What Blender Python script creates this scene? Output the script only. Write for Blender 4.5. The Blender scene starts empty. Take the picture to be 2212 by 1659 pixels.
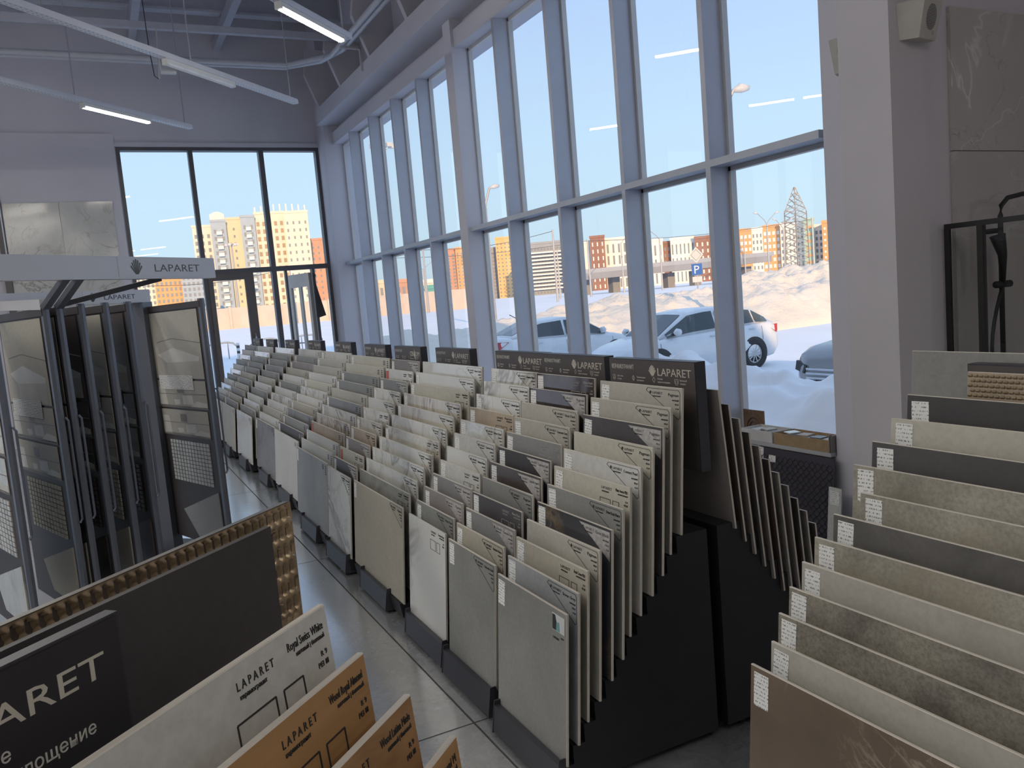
import bpy, bmesh, math, random
from mathutils import Vector, Matrix
rnd = random.Random(7)
R = math.radians
scene = bpy.context.scene
COL = scene.collection
# ------------------------------------------------------------------ camera
def camera():
    yaw, pitch, roll, f = 0.459606, 0.106143, -0.084742, 1770.96
    cy, sy, cp, sp = math.cos(yaw), math.sin(yaw), math.cos(pitch), math.sin(pitch)
    fw = Vector((sy*cp, cy*cp, -sp)); rt = Vector((cy, -sy, 0)); up = rt.cross(fw)
    c, s = math.cos(roll), math.sin(roll)
    r2 = c*rt + s*up; u2 = -s*rt + c*up
    cam = bpy.data.cameras.new('camera'); o = bpy.data.objects.new('camera', cam); COL.objects.link(o)
    cam.sensor_fit = 'HORIZONTAL'; cam.sensor_width = 36; cam.lens = f*36/2212
    cam.clip_start = 0.05; cam.clip_end = 3000
    m = Matrix.Identity(4)
    for i in range(3):
        m[i][0] = r2[i]; m[i][1] = u2[i]; m[i][2] = -fw[i]
    m[0][3], m[1][3], m[2][3] = 0, 0, 1.9
    o.matrix_world = m
    scene.camera = o
camera()
# ------------------------------------------------------------------ sky, sun, exposure
SKY_STRENGTH = 1.12
SUN_STRENGTH = 4.4
LAMP_STRENGTH = 56.0
scene.view_settings.view_transform = 'Standard'
scene.view_settings.look = 'None'
scene.view_settings.gamma = 1.0
scene.view_settings.exposure = 0.0
scene.view_settings.use_curve_mapping = False
def world():
    w = bpy.data.worlds.new('clear_winter_sky'); scene.world = w; w.use_nodes = True
    nt = w.node_tree; nt.nodes.clear()
    out = nt.nodes.new('ShaderNodeOutputWorld'); bg = nt.nodes.new('ShaderNodeBackground')
    tc = nt.nodes.new('ShaderNodeTexCoord'); sep = nt.nodes.new('ShaderNodeSeparateXYZ')
    ramp = nt.nodes.new('ShaderNodeValToRGB')
    nt.links.new(tc.outputs['Generated'], sep.inputs[0]); nt.links.new(sep.outputs['Z'], ramp.inputs[0])
    els = ramp.color_ramp.elements
    els[0].position = 0.0; els[0].color = (0.60, 0.70, 0.78, 1)
    els[1].position = 1.0; els[1].color = (0.50, 0.67, 0.97, 1)
    for p, c in ((0.07, (0.60, 0.78, 0.90, 1)), (0.17, (0.57, 0.77, 0.96, 1)), (0.32, (0.49, 0.66, 0.95, 1)), (0.5, (0.48, 0.65, 0.96, 1))):
        e = els.new(p); e.color = c
    nt.links.new(ramp.outputs[0], bg.inputs[0]); bg.inputs[1].default_value = SKY_STRENGTH
    nt.links.new(bg.outputs[0], out.inputs[0])
world()
def sun():
    az, el = R(14.5), R(14.0)          # the light travels towards +Y (slightly +X), low winter sun behind the shop
    l = bpy.data.lights.new('winter_sun', 'SUN'); l.energy = SUN_STRENGTH; l.angle = R(0.6); l.color = (1.0, 0.62, 0.28)
    o = bpy.data.objects.new('winter_sun', l); COL.objects.link(o)
    d = Vector((math.sin(az)*math.cos(el), math.cos(az)*math.cos(el), -math.sin(el)))
    o.rotation_euler = d.to_track_quat('-Z', 'Y').to_euler(); o.location = (-20, -60, 40)
sun()
scene.cycles.use_denoising = True
scene.cycles.max_bounces = 7
scene.cycles.diffuse_bounces = 4
scene.cycles.use_adaptive_sampling = True
scene.cycles.adaptive_threshold = 0.02
scene.cycles.glossy_bounces = 4
scene.cycles.transparent_max_bounces = 24
scene.cycles.sample_clamp_indirect = 6.0
# ------------------------------------------------------------------ mesh builder
class MB:
    def __init__(s): s.v = []; s.f = []
    def add(s, vs, fs):
        n = len(s.v); s.v += [tuple(p) for p in vs]; s.f += [tuple(i+n for i in f) for f in fs]; return s
    def box(s, x0, x1, y0, y1, z0, z1):
        return s.add([(x0,y0,z0),(x1,y0,z0),(x1,y1,z0),(x0,y1,z0),(x0,y0,z1),(x1,y0,z1),(x1,y1,z1),(x0,y1,z1)],
                     [(0,3,2,1),(4,5,6,7),(0,1,5,4),(1,2,6,5),(2,3,7,6),(3,0,4,7)])
    def bar(s, p0, p1, w, h, up=(0,0,1)):
        p0, p1 = Vector(p0), Vector(p1); d = (p1-p0).normalized(); u = Vector(up)
        if abs(d.dot(u)) > .99: u = Vector((1,0,0))
        r = d.cross(u).normalized()*(w/2); u = r.cross(d).normalized()*(h/2)
        vs = [p0-r-u, p0+r-u, p0+r+u, p0-r+u, p1-r-u, p1+r-u, p1+r+u, p1-r+u]
        return s.add(vs, [(0,1,2,3),(7,6,5,4),(4,5,1,0),(5,6,2,1),(6,7,3,2),(7,4,0,3)])
    def ext(s, pts, vec):
        n = len(pts); vec = Vector(vec); a = [Vector(p) for p in pts]; b = [p+vec for p in a]
        return s.add(a+b, [tuple(range(n-1,-1,-1)), tuple(range(n,2*n))]+[(i,(i+1)%n,(i+1)%n+n,i+n) for i in range(n)])
    def tube(s, pts, r, n=8, closed=False):
        pts = [Vector(p) for p in pts]; m = len(pts); rings = []
        rr = r if isinstance(r, (list, tuple)) else [r]*m
        for i, p in enumerate(pts):
            d = (pts[min(i+1, m-1)]-pts[max(i-1, 0)]).normalized()
            a = Vector((0,0,1)) if abs(d.z) < .9 else Vector((1,0,0))
            e1 = d.cross(a).normalized(); e2 = d.cross(e1).normalized()
            rings += [p+rr[i]*(math.cos(2*math.pi*k/n)*e1+math.sin(2*math.pi*k/n)*e2) for k in range(n)]
        fs = [(i*n+k, i*n+(k+1)%n, (i+1)*n+(k+1)%n, (i+1)*n+k) for i in range(m-1) for k in range(n)]
        fs += [tuple(range(n-1,-1,-1)), tuple(range((m-1)*n, m*n))]
        return s.add(rings, fs)
    def grid(s, nx, ny, fn):
        vs = [fn(i/nx, j/ny) for j in range(ny+1) for i in range(nx+1)]
        return s.add(vs, [(j*(nx+1)+i, j*(nx+1)+i+1, (j+1)*(nx+1)+i+1, (j+1)*(nx+1)+i) for j in range(ny) for i in range(nx)])
    def ring(s, p, axis, r0, r1, depth, n=24):
        """annulus (r0 inner) extruded along axis"""
        p = Vector(p); d = Vector(axis).normalized(); a = Vector((0,0,1)) if abs(d.z) < .9 else Vector((1,0,0))
        e1 = d.cross(a).normalized(); e2 = d.cross(e1).normalized(); vs = []
        for r, t in ((r0,0),(r1,0),(r1,depth),(r0,depth)):
            vs += [p+d*t+r*(math.cos(2*math.pi*k/n)*e1+math.sin(2*math.pi*k/n)*e2) for k in range(n)]
        fs = [(q*n+k, q*n+(k+1)%n, ((q+1)%4)*n+(k+1)%n, ((q+1)%4)*n+k) for q in range(4) for k in range(n)]
        return s.add(vs, fs)
    def mesh(s, name):
        me = bpy.data.meshes.new(name); me.from_pydata(s.v, [], s.f); me.update()
        bm = bmesh.new(); bm.from_mesh(me); bmesh.ops.recalc_face_normals(bm, faces=bm.faces); bm.to_mesh(me); bm.free()
        return me
    def build(s, name, mat, parent=None, smooth=False, mw=None):
        me = s.mesh(name)
        return put(name, me, mat, parent, mw, smooth)
def put(name, me, mat, parent=None, mw=None, smooth=False):
    if mat is not None and not me.materials: me.materials.append(mat)
    if smooth:
        for p in me.polygons: p.use_smooth = True
    o = bpy.data.objects.new(name, me); COL.objects.link(o)
    if parent is not None: o.parent = parent
    if mw is not None: o.matrix_local = mw
    return o
def tag(o, label=None, cat=None, group=None, kind=None):
    if label: o['label'] = label
    if cat: o['category'] = cat
    if group: o['group'] = group
    if kind: o['kind'] = kind
    return o
def thing(name, label, cat, loc=(0,0,0), rotz=0.0, group=None):
    o = bpy.data.objects.new(name, None); COL.objects.link(o)
    o.location = loc; o.rotation_euler = (0, 0, rotz); o.empty_display_size = .1
    return tag(o, label, cat, group)
def struct(name, mb, mat, parent=None, smooth=False):
    o = mb.build(name, mat, parent, smooth)
    if parent is None: o['kind'] = 'structure'
    return o
def frame(o, x, y, z):
    m = Matrix.Identity(4)
    for i in range(3): m[i][0], m[i][1], m[i][2], m[i][3] = x[i], y[i], z[i], o[i]
    return m
def rz(loc, a): return Matrix.Translation(Vector(loc)) @ Matrix.Rotation(a, 4, 'Z')
# ------------------------------------------------------------------ lettering
TXT = {}
def text_mesh(s, size=1.0, align='LEFT', width=None):
    k = (s, size, align, width)
    if k not in TXT:
        c = bpy.data.curves.new('lettering', 'FONT'); c.body = s; c.size = size; c.align_x = align; c.resolution_u = 2
        c.extrude = .0006
        o = bpy.data.objects.new('lettering', c); COL.objects.link(o)
        dg = bpy.context.evaluated_depsgraph_get(); me = bpy.data.meshes.new_from_object(o.evaluated_get(dg))
        bpy.data.objects.remove(o); bpy.data.curves.remove(c)
        if width and len(me.vertices):
            x0 = min(v.co.x for v in me.vertices); x1 = max(v.co.x for v in me.vertices); f = width/max(1e-6, x1-x0)
            for v in me.vertices: v.co.x *= f
        me.name = 'lettering'; TXT[k] = me
    return TXT[k]
def letters(s, size, parent, x, y, z, mat, align='LEFT', width=None, name='lettering', rot=None):
    me0 = text_mesh(s, size, align, width); key = (s, size, align, width, mat.name)
    if key not in TXT: TXT[key] = me0.copy(); TXT[key].materials.clear()
    m = Matrix.Translation((x, y, z))
    if rot is not None: m = m @ rot
    return put(name, TXT[key], mat, parent, m)
# ------------------------------------------------------------------ materials
MATS = {}
def _new(name):
    m = bpy.data.materials.new(name); m.use_nodes = True; nt = m.node_tree; b = nt.nodes['Principled BSDF']; return m, nt, b
def _vec(nt, scale=(1,1,1), rand=True):
    tc = nt.nodes.new('ShaderNodeTexCoord'); mp = nt.nodes.new('ShaderNodeMapping'); nt.links.new(tc.outputs['Object'], mp.inputs[0])
    mp.inputs['Scale'].default_value = scale
    if rand:
        oi = nt.nodes.new('ShaderNodeObjectInfo'); mu = nt.nodes.new('ShaderNodeMath'); mu.operation = 'MULTIPLY'; mu.inputs[1].default_value = 37.0
        nt.links.new(oi.outputs['Random'], mu.inputs[0]); nt.links.new(mu.outputs[0], mp.inputs['Location'])
    return mp.outputs[0]
def _noise(nt, vec, scale, detail=4, rough=.55, dist=0.0):
    n = nt.nodes.new('ShaderNodeTexNoise'); n.inputs['Scale'].default_value = scale; n.inputs['Detail'].default_value = detail
    n.inputs['Roughness'].default_value = rough; n.inputs['Distortion'].default_value = dist
    nt.links.new(vec, n.inputs['Vector']); return n.outputs['Fac']
def _ramp(nt, fac, stops):
    r = nt.nodes.new('ShaderNodeValToRGB'); e = r.color_ramp.elements
    e[0].position, e[0].color = stops[0][0], (*stops[0][1], 1); e[1].position, e[1].color = stops[-1][0], (*stops[-1][1], 1)
    for p, c in stops[1:-1]:
        q = e.new(p); q.color = (*c, 1)
    nt.links.new(fac, r.inputs[0]); return r.outputs[0]
def _mix(nt, fac, a, b, mode='MIX'):
    m = nt.nodes.new('ShaderNodeMix'); m.data_type = 'RGBA'; m.blend_type = mode
    if isinstance(fac, float): m.inputs[0].default_value = fac
    else: nt.links.new(fac, m.inputs[0])
    for i, x in ((6, a), (7, b)):
        if isinstance(x, tuple): m.inputs[i].default_value = (*x, 1)
        else: nt.links.new(x, m.inputs[i])
    return m.outputs[2]
def _bump(nt, b, h, strength=.2, dist=.01):
    n = nt.nodes.new('ShaderNodeBump'); n.inputs['Strength'].default_value = strength; n.inputs['Distance'].default_value = dist
    nt.links.new(h, n.inputs['Height']); nt.links.new(n.outputs[0], b.inputs['Normal'])
def plain(name, col, rough=.6, metal=0.0, var=.08, scale=6.0, bump=0.0, spec=.5, coat=0.0):
    if name in MATS: return MATS[name]
    m, nt, b = _new(name); v = _vec(nt)
    f = _noise(nt, v, scale)
    lo = tuple(max(0, c*(1-var)) for c in col); hi = tuple(min(1, c*(1+var)) for c in col)
    nt.links.new(_ramp(nt, f, [(.3, lo), (.7, hi)]), b.inputs['Base Color'])
    b.inputs['Roughness'].default_value = rough; b.inputs['Metallic'].default_value = metal
    b.inputs['Specular IOR Level'].default_value = spec; b.inputs['Coat Weight'].default_value = coat
    if bump: _bump(nt, b, _noise(nt, v, scale*12), bump)
    MATS[name] = m; return m
def stone(name, base, var=.16, scale=2.2, rough=.5, speck=.06, tint=None):
    """cloudy concrete or limestone look"""
    if name in MATS: return MATS[name]
    m, nt, b = _new(name); v = _vec(nt)
    lo = tuple(c*(1-var) for c in base); hi = tuple(min(1, c*(1+var)) for c in base)
    c1 = _ramp(nt, _noise(nt, v, scale, 6, .6, .6), [(.32, lo), (.5, base), (.7, hi)])
    c2 = _ramp(nt, _noise(nt, v, scale*26, 5, .7), [(.35, (1-speck*2,)*3), (.6, (1, 1, 1))])
    c = _mix(nt, 1.0, c1, c2, 'MULTIPLY')
    if tint: c = _mix(nt, _ramp(nt, _noise(nt, v, scale*.8, 3), [(.5, (0,0,0)), (.75, (1,1,1))]), c, tint)
    nt.links.new(c, b.inputs['Base Color']); b.inputs['Roughness'].default_value = rough
    MATS[name] = m; return m
def marble(name, base, vein, scale=1.3, width=.03, rough=.22, cloud=.08, amount=.9, stretch=(1, 1, 1), vein2=None):
    if name in MATS: return MATS[name]
    m, nt, b = _new(name); v = _vec(nt, stretch)
    def veins(sc, w, dist, det=5):
        n = _noise(nt, v, sc, det, .55, dist)
        return _ramp(nt, n, [(.5-w, (0,0,0)), (.5, (1,1,1)), (.5+w, (0,0,0))])
    cl = _ramp(nt, _noise(nt, v, scale*.9, 4), [(.3, tuple(c*(1-cloud) for c in base)), (.7, tuple(min(1, c*(1+cloud*.5)) for c in base))])
    msk = _ramp(nt, _noise(nt, v, scale*.55, 2), [(.42, (0,0,0)), (.62, (amount,)*3)])
    f = _mix(nt, 1.0, veins(scale, width, 1.1), msk, 'MULTIPLY')
    c = _mix(nt, f, cl, vein)
    f2 = _mix(nt, 1.0, veins(scale*2.7, width*.8, .7), msk, 'MULTIPLY')
    f2 = _mix(nt, 1.0, f2, (.5, .5, .5), 'MULTIPLY')
    c = _mix(nt, f2, c, vein2 or vein)
    nt.links.new(c, b.inputs['Base Color']); b.inputs['Roughness'].default_value = rough
    MATS[name] = m; return m
def wood(name, base, dark, rough=.5, sx=1.2, sy=16):
    if name in MATS: return MATS[name]
    m, nt, b = _new(name); v = _vec(nt, (sx, sy, sy))
    c = _ramp(nt, _noise(nt, v, 1.6, 6, .6, .8), [(.3, dark), (.5, base), (.72, tuple(min(1, c*1.18) for c in base))])
    nt.links.new(c, b.inputs['Base Color']); b.inputs['Roughness'].default_value = rough
    MATS[name] = m; return m
def glow(name, col, strength):
    if name in MATS: return MATS[name]
    m, nt, b = _new(name); b.inputs['Base Color'].default_value = (.9, .9, .9, 1)
    b.inputs['Emission Color'].default_value = (*col, 1); b.inputs['Emission Strength'].default_value = strength
    MATS[name] = m; return m
def glass(name, tint=(.97, .985, .99), ior=1.45, rough=0.0):
    if name in MATS: return MATS[name]
    m = bpy.data.materials.new(name); m.use_nodes = True; nt = m.node_tree; nt.nodes.clear()
    out = nt.nodes.new('ShaderNodeOutputMaterial'); mx = nt.nodes.new('ShaderNodeMixShader'); tr = nt.nodes.new('ShaderNodeBsdfTransparent')
    gl = nt.nodes.new('ShaderNodeBsdfGlossy'); fr = nt.nodes.new('ShaderNodeFresnel'); fr.inputs[0].default_value = ior
    tr.inputs[0].default_value = (*tint, 1); gl.inputs[0].default_value = (1, 1, 1, 1); gl.inputs['Roughness'].default_value = rough
    ge = nt.nodes.new('ShaderNodeNewGeometry'); mu = nt.nodes.new('ShaderNodeMath'); mu.operation = 'MULTIPLY_ADD'; mu.inputs[1].default_value = -1.0; mu.inputs[2].default_value = 1.0
    m2 = nt.nodes.new('ShaderNodeMath'); m2.operation = 'MULTIPLY'; nt.links.new(ge.outputs['Backfacing'], mu.inputs[0]); nt.links.new(mu.outputs[0], m2.inputs[0]); nt.links.new(fr.outputs[0], m2.inputs[1])
    nt.links.new(m2.outputs[0], mx.inputs[0]); nt.links.new(tr.outputs[0], mx.inputs[1]); nt.links.new(gl.outputs[0], mx.inputs[2])
    nt.links.new(mx.outputs[0], out.inputs[0]); MATS[name] = m; return m
def lined_paper(name, ink=(.12, .12, .12), paper=(.86, .87, .86), lines=9, axis='Y', height=.11, fill=.55):
    """flat print: rows of broken small type on paper (object space)"""
    if name in MATS: return MATS[name]
    m, nt, b = _new(name); tc = nt.nodes.new('ShaderNodeTexCoord'); sep = nt.nodes.new('ShaderNodeSeparateXYZ'); nt.links.new(tc.outputs['Object'], sep.inputs[0])
    mu = nt.nodes.new('ShaderNodeMath'); mu.operation = 'MULTIPLY'; mu.inputs[1].default_value = lines/height; nt.links.new(sep.outputs[axis], mu.inputs[0])
    fr = nt.nodes.new('ShaderNodeMath'); fr.operation = 'FRACT'; nt.links.new(mu.outputs[0], fr.inputs[0])
    band = _ramp(nt, fr.outputs[0], [(.32, (0,0,0)), (.36, (1,1,1)), (.72, (1,1,1)), (.76, (0,0,0))])
    v = _vec(nt, (260, lines/height, 1) if axis == 'Y' else (lines/height, 260, 1))
    n = _ramp(nt, _noise(nt, v, 1.0, 1), [(fill-.06, (0,0,0)), (fill, (1,1,1))])
    c = _mix(nt, _mix(nt, 1.0, band, n, 'MULTIPLY'), paper, ink)
    nt.links.new(c, b.inputs['Base Color']); b.inputs['Roughness'].default_value = .6
    MATS[name] = m; return m
M = {}
M['wall'] = plain('grey_painted_wall', (.64, .635, .70), .75, var=.05, scale=.8)
M['wall_dark'] = plain('dark_grey_painted_wall', (.60, .58, .62), .75, var=.05, scale=.8)
M['ceiling'] = plain('charcoal_painted_ceiling', (.60, .605, .68), .8, var=.08, scale=.6)
M['frame'] = plain('grey_aluminium_frame', (.50, .525, .60), .45, .15, .03)
M['gasket'] = plain('pale_inner_frame', (.62, .62, .62), .4, .1, .03)
M['dframe'] = plain('brown_grey_door_frame', (.14, .125, .12), .5, .1, .04)
M['black'] = plain('black_powder_coated_steel', (.016, .016, .019), .5, 0, .1)
M['black2'] = plain('dark_grey_powder_coat', (.045, .045, .055), .42, .1, .08)
M['leaf'] = plain('dark_graphite_panel', (.05, .042, .042), .5, 0, .1)
M['profile'] = plain('graphite_satin_profile', (.15, .165, .20), .35, .4, .05)
M['header'] = plain('grey_satin_header', (.58, .585, .63), .4, .1, 0.0)
M['white'] = plain('white_enamel', (.78, .78, .76), .35, 0, .03)
M['rail'] = plain('white_perforated_rail', (.72, .74, .80), .4, .1, .04)
M['steel'] = plain('galvanised_rod', (.5, .52, .56), .35, .6, .05)
M['ink'] = plain('black_print', (.035, .035, .035), .6)
M['greyprint'] = plain('grey_print', (.42, .42, .42), .6)
M['goldprint'] = plain('pale_gold_print', (.62, .58, .50), .45, .1)
M['whiteprint'] = plain('white_print', (.62, .60, .56), .5)
M['glass'] = glass('window_glass')
M['paper'] = lined_paper('price_tag_print', ink=(.28, .28, .28), fill=.56)
M['sheet'] = lined_paper('spec_sheet_print', lines=12, height=.12, fill=.5)
M['redtag'] = plain('red_sale_sticker', (.55, .09, .06), .5)
M['strip'] = plain('faint_print_patch', (.44, .43, .42), .5, var=.25, scale=60)
# tile looks
T = {}
T['grey'] = stone('grey_stone_tile', (.27, .275, .26), .14, 2.0)
T['bluegrey'] = stone('blue_grey_stone_tile', (.36, .375, .385), .12, 2.4)
T['midgrey'] = stone('mid_grey_concrete_tile', (.25, .25, .25), .12, 2.4)
T['dark'] = stone('dark_grey_concrete_tile', (.085, .08, .083), .15, 2.4)
T['dark2'] = stone('anthracite_tile', (.06, .055, .058), .14, 2.0)
T['brown'] = stone('dark_brown_slate_tile', (.10, .08, .072), .3, 3.0, .35)
T['gloss'] = stone('polished_dark_brown_tile', (.075, .062, .062), .3, 2.2, .05)
T['cream'] = stone('cream_tile', (.56, .545, .46), .06, 1.4)
T['greige'] = stone('greige_tile', (.47, .455, .40), .09, 1.8)
T['beige'] = stone('beige_sandstone_tile', (.44, .415, .34), .08, 1.6)
T['tan'] = stone('tan_tile', (.44, .36, .27), .12, 2.0)
T['taupe'] = stone('taupe_tile', (.27, .245, .235), .12, 2.2)
T['pale'] = stone('pale_grey_tile', (.64, .645, .62), .06, 1.6)
T['rough'] = stone('rough_grey_terrazzo_tile', (.33, .33, .30), .28, 12, .5, .2)
T['marble'] = marble('white_marble_tile', (.72, .725, .69), (.20, .18, .16), 1.5, .035)
T['marble2'] = marble('soft_veined_marble_tile', (.69, .69, .65), (.24, .21, .18), 1.3, .035, .25)
T['marble3'] = marble('warm_veined_marble_tile', (.64, .62, .55), (.22, .15, .10), 1.8, .055, .2, .18)
T['marble4'] = marble('streaked_beige_marble_tile', (.60, .565, .49), (.24, .21, .18), 1.7, .06, .18, .2, .9, (2.5, .7, 1))
T['mirror'] = marble('polished_white_marble_tile', (.68, .69, .66), (.33, .30, .27), 1.5, .03, .04)
T['greymarble'] = marble('grey_veined_marble_tile', (.25, .25, .25), (.11, .11, .11), 2.2, .06, .3, .25)
T['gold'] = marble('black_gold_marble_tile', (.07, .07, .075), (.42, .30, .14), 2.3, .05, .15, .4, .95, (1, 1, 1), (.42, .40, .34))
T['emp'] = marble('brown_emperador_marble_tile', (.17, .125, .085), (.40, .34, .26), 2.6, .018, .4, .35, .9)
T['stonedark'] = stone('dark_slate_look_tile', (.13, .125, .115), .40, 2.4)
T['mottled'] = stone('mottled_greige_stone_tile', (.37, .355, .295), .30, 3.2, .5, .14, (.34, .29, .22))
T['mottled2'] = stone('mottled_brown_grey_stone_tile', (.27, .25, .205), .40, 4.2, .5, .2)
T['oak'] = wood('honey_oak_look_tile', (.40, .225, .095), (.27, .14, .055), .5, .9, 12)
T['oak2'] = wood('chevron_oak_look_tile', (.36, .20, .09), (.24, .125, .05), .5, 4, 9)
T['polgrey'] = stone('polished_grey_tile', (.30, .30, .285), .12, 2.0, .06)
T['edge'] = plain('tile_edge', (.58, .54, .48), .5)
LOOK = dict(polgrey='polished grey', grey='grey stone-look', bluegrey='blue-grey stone-look', midgrey='mid-grey concrete-look', dark='dark grey', dark2='anthracite', brown='dark brown slate-look',
    gloss='polished dark brown', cream='cream', greige='greige', beige='sandy beige', tan='tan', taupe='taupe', pale='pale grey', rough='rough grey terrazzo', marble='white veined marble',
    marble2='softly veined white marble', marble3='warm veined marble', marble4='streaked beige marble', mirror='polished white marble', greymarble='grey veined marble', gold='black and gold marble',
    emp='brown marble', stonedark='dark slate-look', mottled='mottled greige', mottled2='mottled brown-grey', oak='honey oak-look', oak2='chevron oak-look')
# ------------------------------------------------------------------ room shell
XF, XG = 4.48, 4.70            # inner face of the window posts, glass plane
YE = 16.5                      # end wall
CEIL = 7.6
def floor():
    m, nt, b = _new('polished_concrete_floor'); v = _vec(nt, rand=False)
    c = _ramp(nt, _noise(nt, v, .9, 6, .6, .5), [(.3, (.24, .25, .26)), (.55, (.31, .325, .335)), (.75, (.37, .385, .395))])
    c2 = _ramp(nt, _noise(nt, v, 18, 5, .7, .8), [(.35, (.82, .82, .82)), (.6, (1, 1, 1))])
    nt.links.new(_mix(nt, 1.0, c, c2, 'MULTIPLY'), b.inputs['Base Color'])
    r = nt.nodes.new('ShaderNodeMapRange'); nt.links.new(_noise(nt, v, 3.0, 4), r.inputs[0]); r.inputs[3].default_value = .16; r.inputs[4].default_value = .34
    nt.links.new(r.outputs[0], b.inputs['Roughness']); _bump(nt, b, _noise(nt, v, 22, 5, .65, 1.4), .14, .004)
    b.inputs['Specular IOR Level'].default_value = .8; b.inputs['Coat Weight'].default_value = 1.0; b.inputs['Coat Roughness'].default_value = .17; b.inputs['Coat IOR'].default_value = 4.0
    joint = plain('dark_joint_filler', (.05, .042, .035), .8)
    f = struct('floor', MB().box(-9.2, 6.2, -9.2, 16.75, -.30, -.012), joint)
    xs = [-9.2, -7.70, -4.70, -1.70, 1.298, 4.30, 6.2]; ys = [-9.2, -8.70, -5.70, -2.70, .30, 3.30, 6.27, 9.32, 12.32, 15.32, 16.75]; g = .005
    for i in range(len(xs)-1):
        for j in range(len(ys)-1):
            MB().box(xs[i]+g, xs[i+1]-g, ys[j]+g, ys[j+1]-g, -.02, 0).build('floor_slab', m, f)
floor()
def shell():
    W, D = M['wall'], M['wall_dark']
    wr = MB()
    wr.box(XF, 4.95, 4.05, 15.95, 0, .60)                      # parapet below the long window
    wr.box(XF, 4.95, 4.05, 15.95, 5.10, 5.32)                  # lintel
    wr.box(4.62, 4.95, 3.30, 15.95, 5.32, CEIL)
    wr.box(XF, 4.95, 3.67, 4.05, 0, 5.32)                      # pier beside the window
    struct('wall_right', wr, W)
    e = MB()
    e.box(-2.2, .68, YE, YE+.25, 0, CEIL); e.box(-9.2, -8.6, YE, YE+.25, 0, CEIL); e.box(-8.6, -2.2, YE, YE+.25, 5.14, CEIL); e.box(.68, 4.32, YE, YE+.25, 5.14, CEIL)
    struct('wall_end', e, W)
    struct('trim_1', MB().box(-1.9, .66, YE-.06, YE-.001, 0, 5.36), M['wall'])         # furred-out panel beside the end window
    c = MB().box(4.32, 4.95, 15.95, 16.75, 0, CEIL); c.box(XF-.04, XF+.16, 9.89, 10.13, 0, 5.9)
    struct('trim_2', c, W)                                     # corner column and the stout post in the window
    b = MB().box(4.20, 4.5, 3.30, 3.66, 0, 3.24+.9); b.box(4.36, 6.2, 3.32, 3.62, 0, CEIL)
    struct('wall_front', b, D)                                 # boxed-out pier and the cross wall
    struct('wall_side', MB().box(6.0, 6.2, -30, 3.4, 0, CEIL+.5), D)
    struct('wall_left', MB().box(-9.4, -9.2, -30, 16.75, 0, CEIL+.5), W)
    struct('wall_back', MB().box(-9.4, 6.2, -9.4, -9.2, 0, CEIL), W)
    struct('ceiling', MB().box(-9.4, 6.2, -30, 16.75, CEIL, CEIL+.3), M['ceiling'])
    # roof steel
    st = plain('grey_painted_steel', (.52, .53, .60), .6, .1, .05)
    for y in (15.2, 10.2, 5.2, .2, -4.8):
        o = struct('roof_beam', MB().box(-9.2, 4.62, y-.1, y+.1, 7.12, 7.16).box(-9.2, 4.62, y-.012, y+.012, 7.16, CEIL-.05).box(-9.2, 4.62, y-.1, y+.1, CEIL-.05, CEIL), st)
    for y in (14.0, 8.0):
        struct('cross_tie', MB().box(-9.2, 4.62, y-.05, y+.05, 6.42, 6.52), st)
    for x in (-6.5, -3.6, -1.2, 1.15, 2.6):
        struct('purlin', MB().box(x-.06, x+.06, -9.2, 16.5, 6.9, 7.1), st)
    # ledge beam above the long window with haunch brackets
    lb = struct('ledge_beam', MB().box(4.20, 4.625, 3.63, 15.95, 5.45, 5.72), W)
    for y in (5.6, 7.3, 9.0, 10.7, 12.4, 14.1, 15.6):
        k = MB().ext([(4.20, y, 5.72), (4.62, y, 5.72), (4.62, y, 6.75), (4.05, y, 6.75), (3.98, y, 6.3)], (0, .10, 0))
        k.build('haunch_bracket', M['wall_dark'], lb)
    # pipes along the window wall and along the end wall
    pp = plain('grey_painted_pipe', (.58, .60, .66), .4, .1, .03)
    p = thing('sprinkler_pipe', 'pair of grey ceiling pipes turning the corner above the long window', 'pipe')
    for d in (0, .16):
        MB().tube([(3.90+d*.6, 3.7, 6.0), (3.90+d*.6, 13.4-d*2, 6.0), (3.85+d*.6, 13.9-d*2, 6.05), (3.4, 14.6-d, 6.12), (-9.15, 14.6-d, 6.12)], .045, 10).build('pipe', pp, p, True)
    for y in (4.5, 8.2, 12.8):
        MB().bar((3.86, y, 5.94), (4.19, y, 5.94), .04, .03).bar((4.185, y, 5.955), (4.185, y, 5.6), .04, .03).build('bracket', M['wall_dark'], p)
shell()
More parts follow.
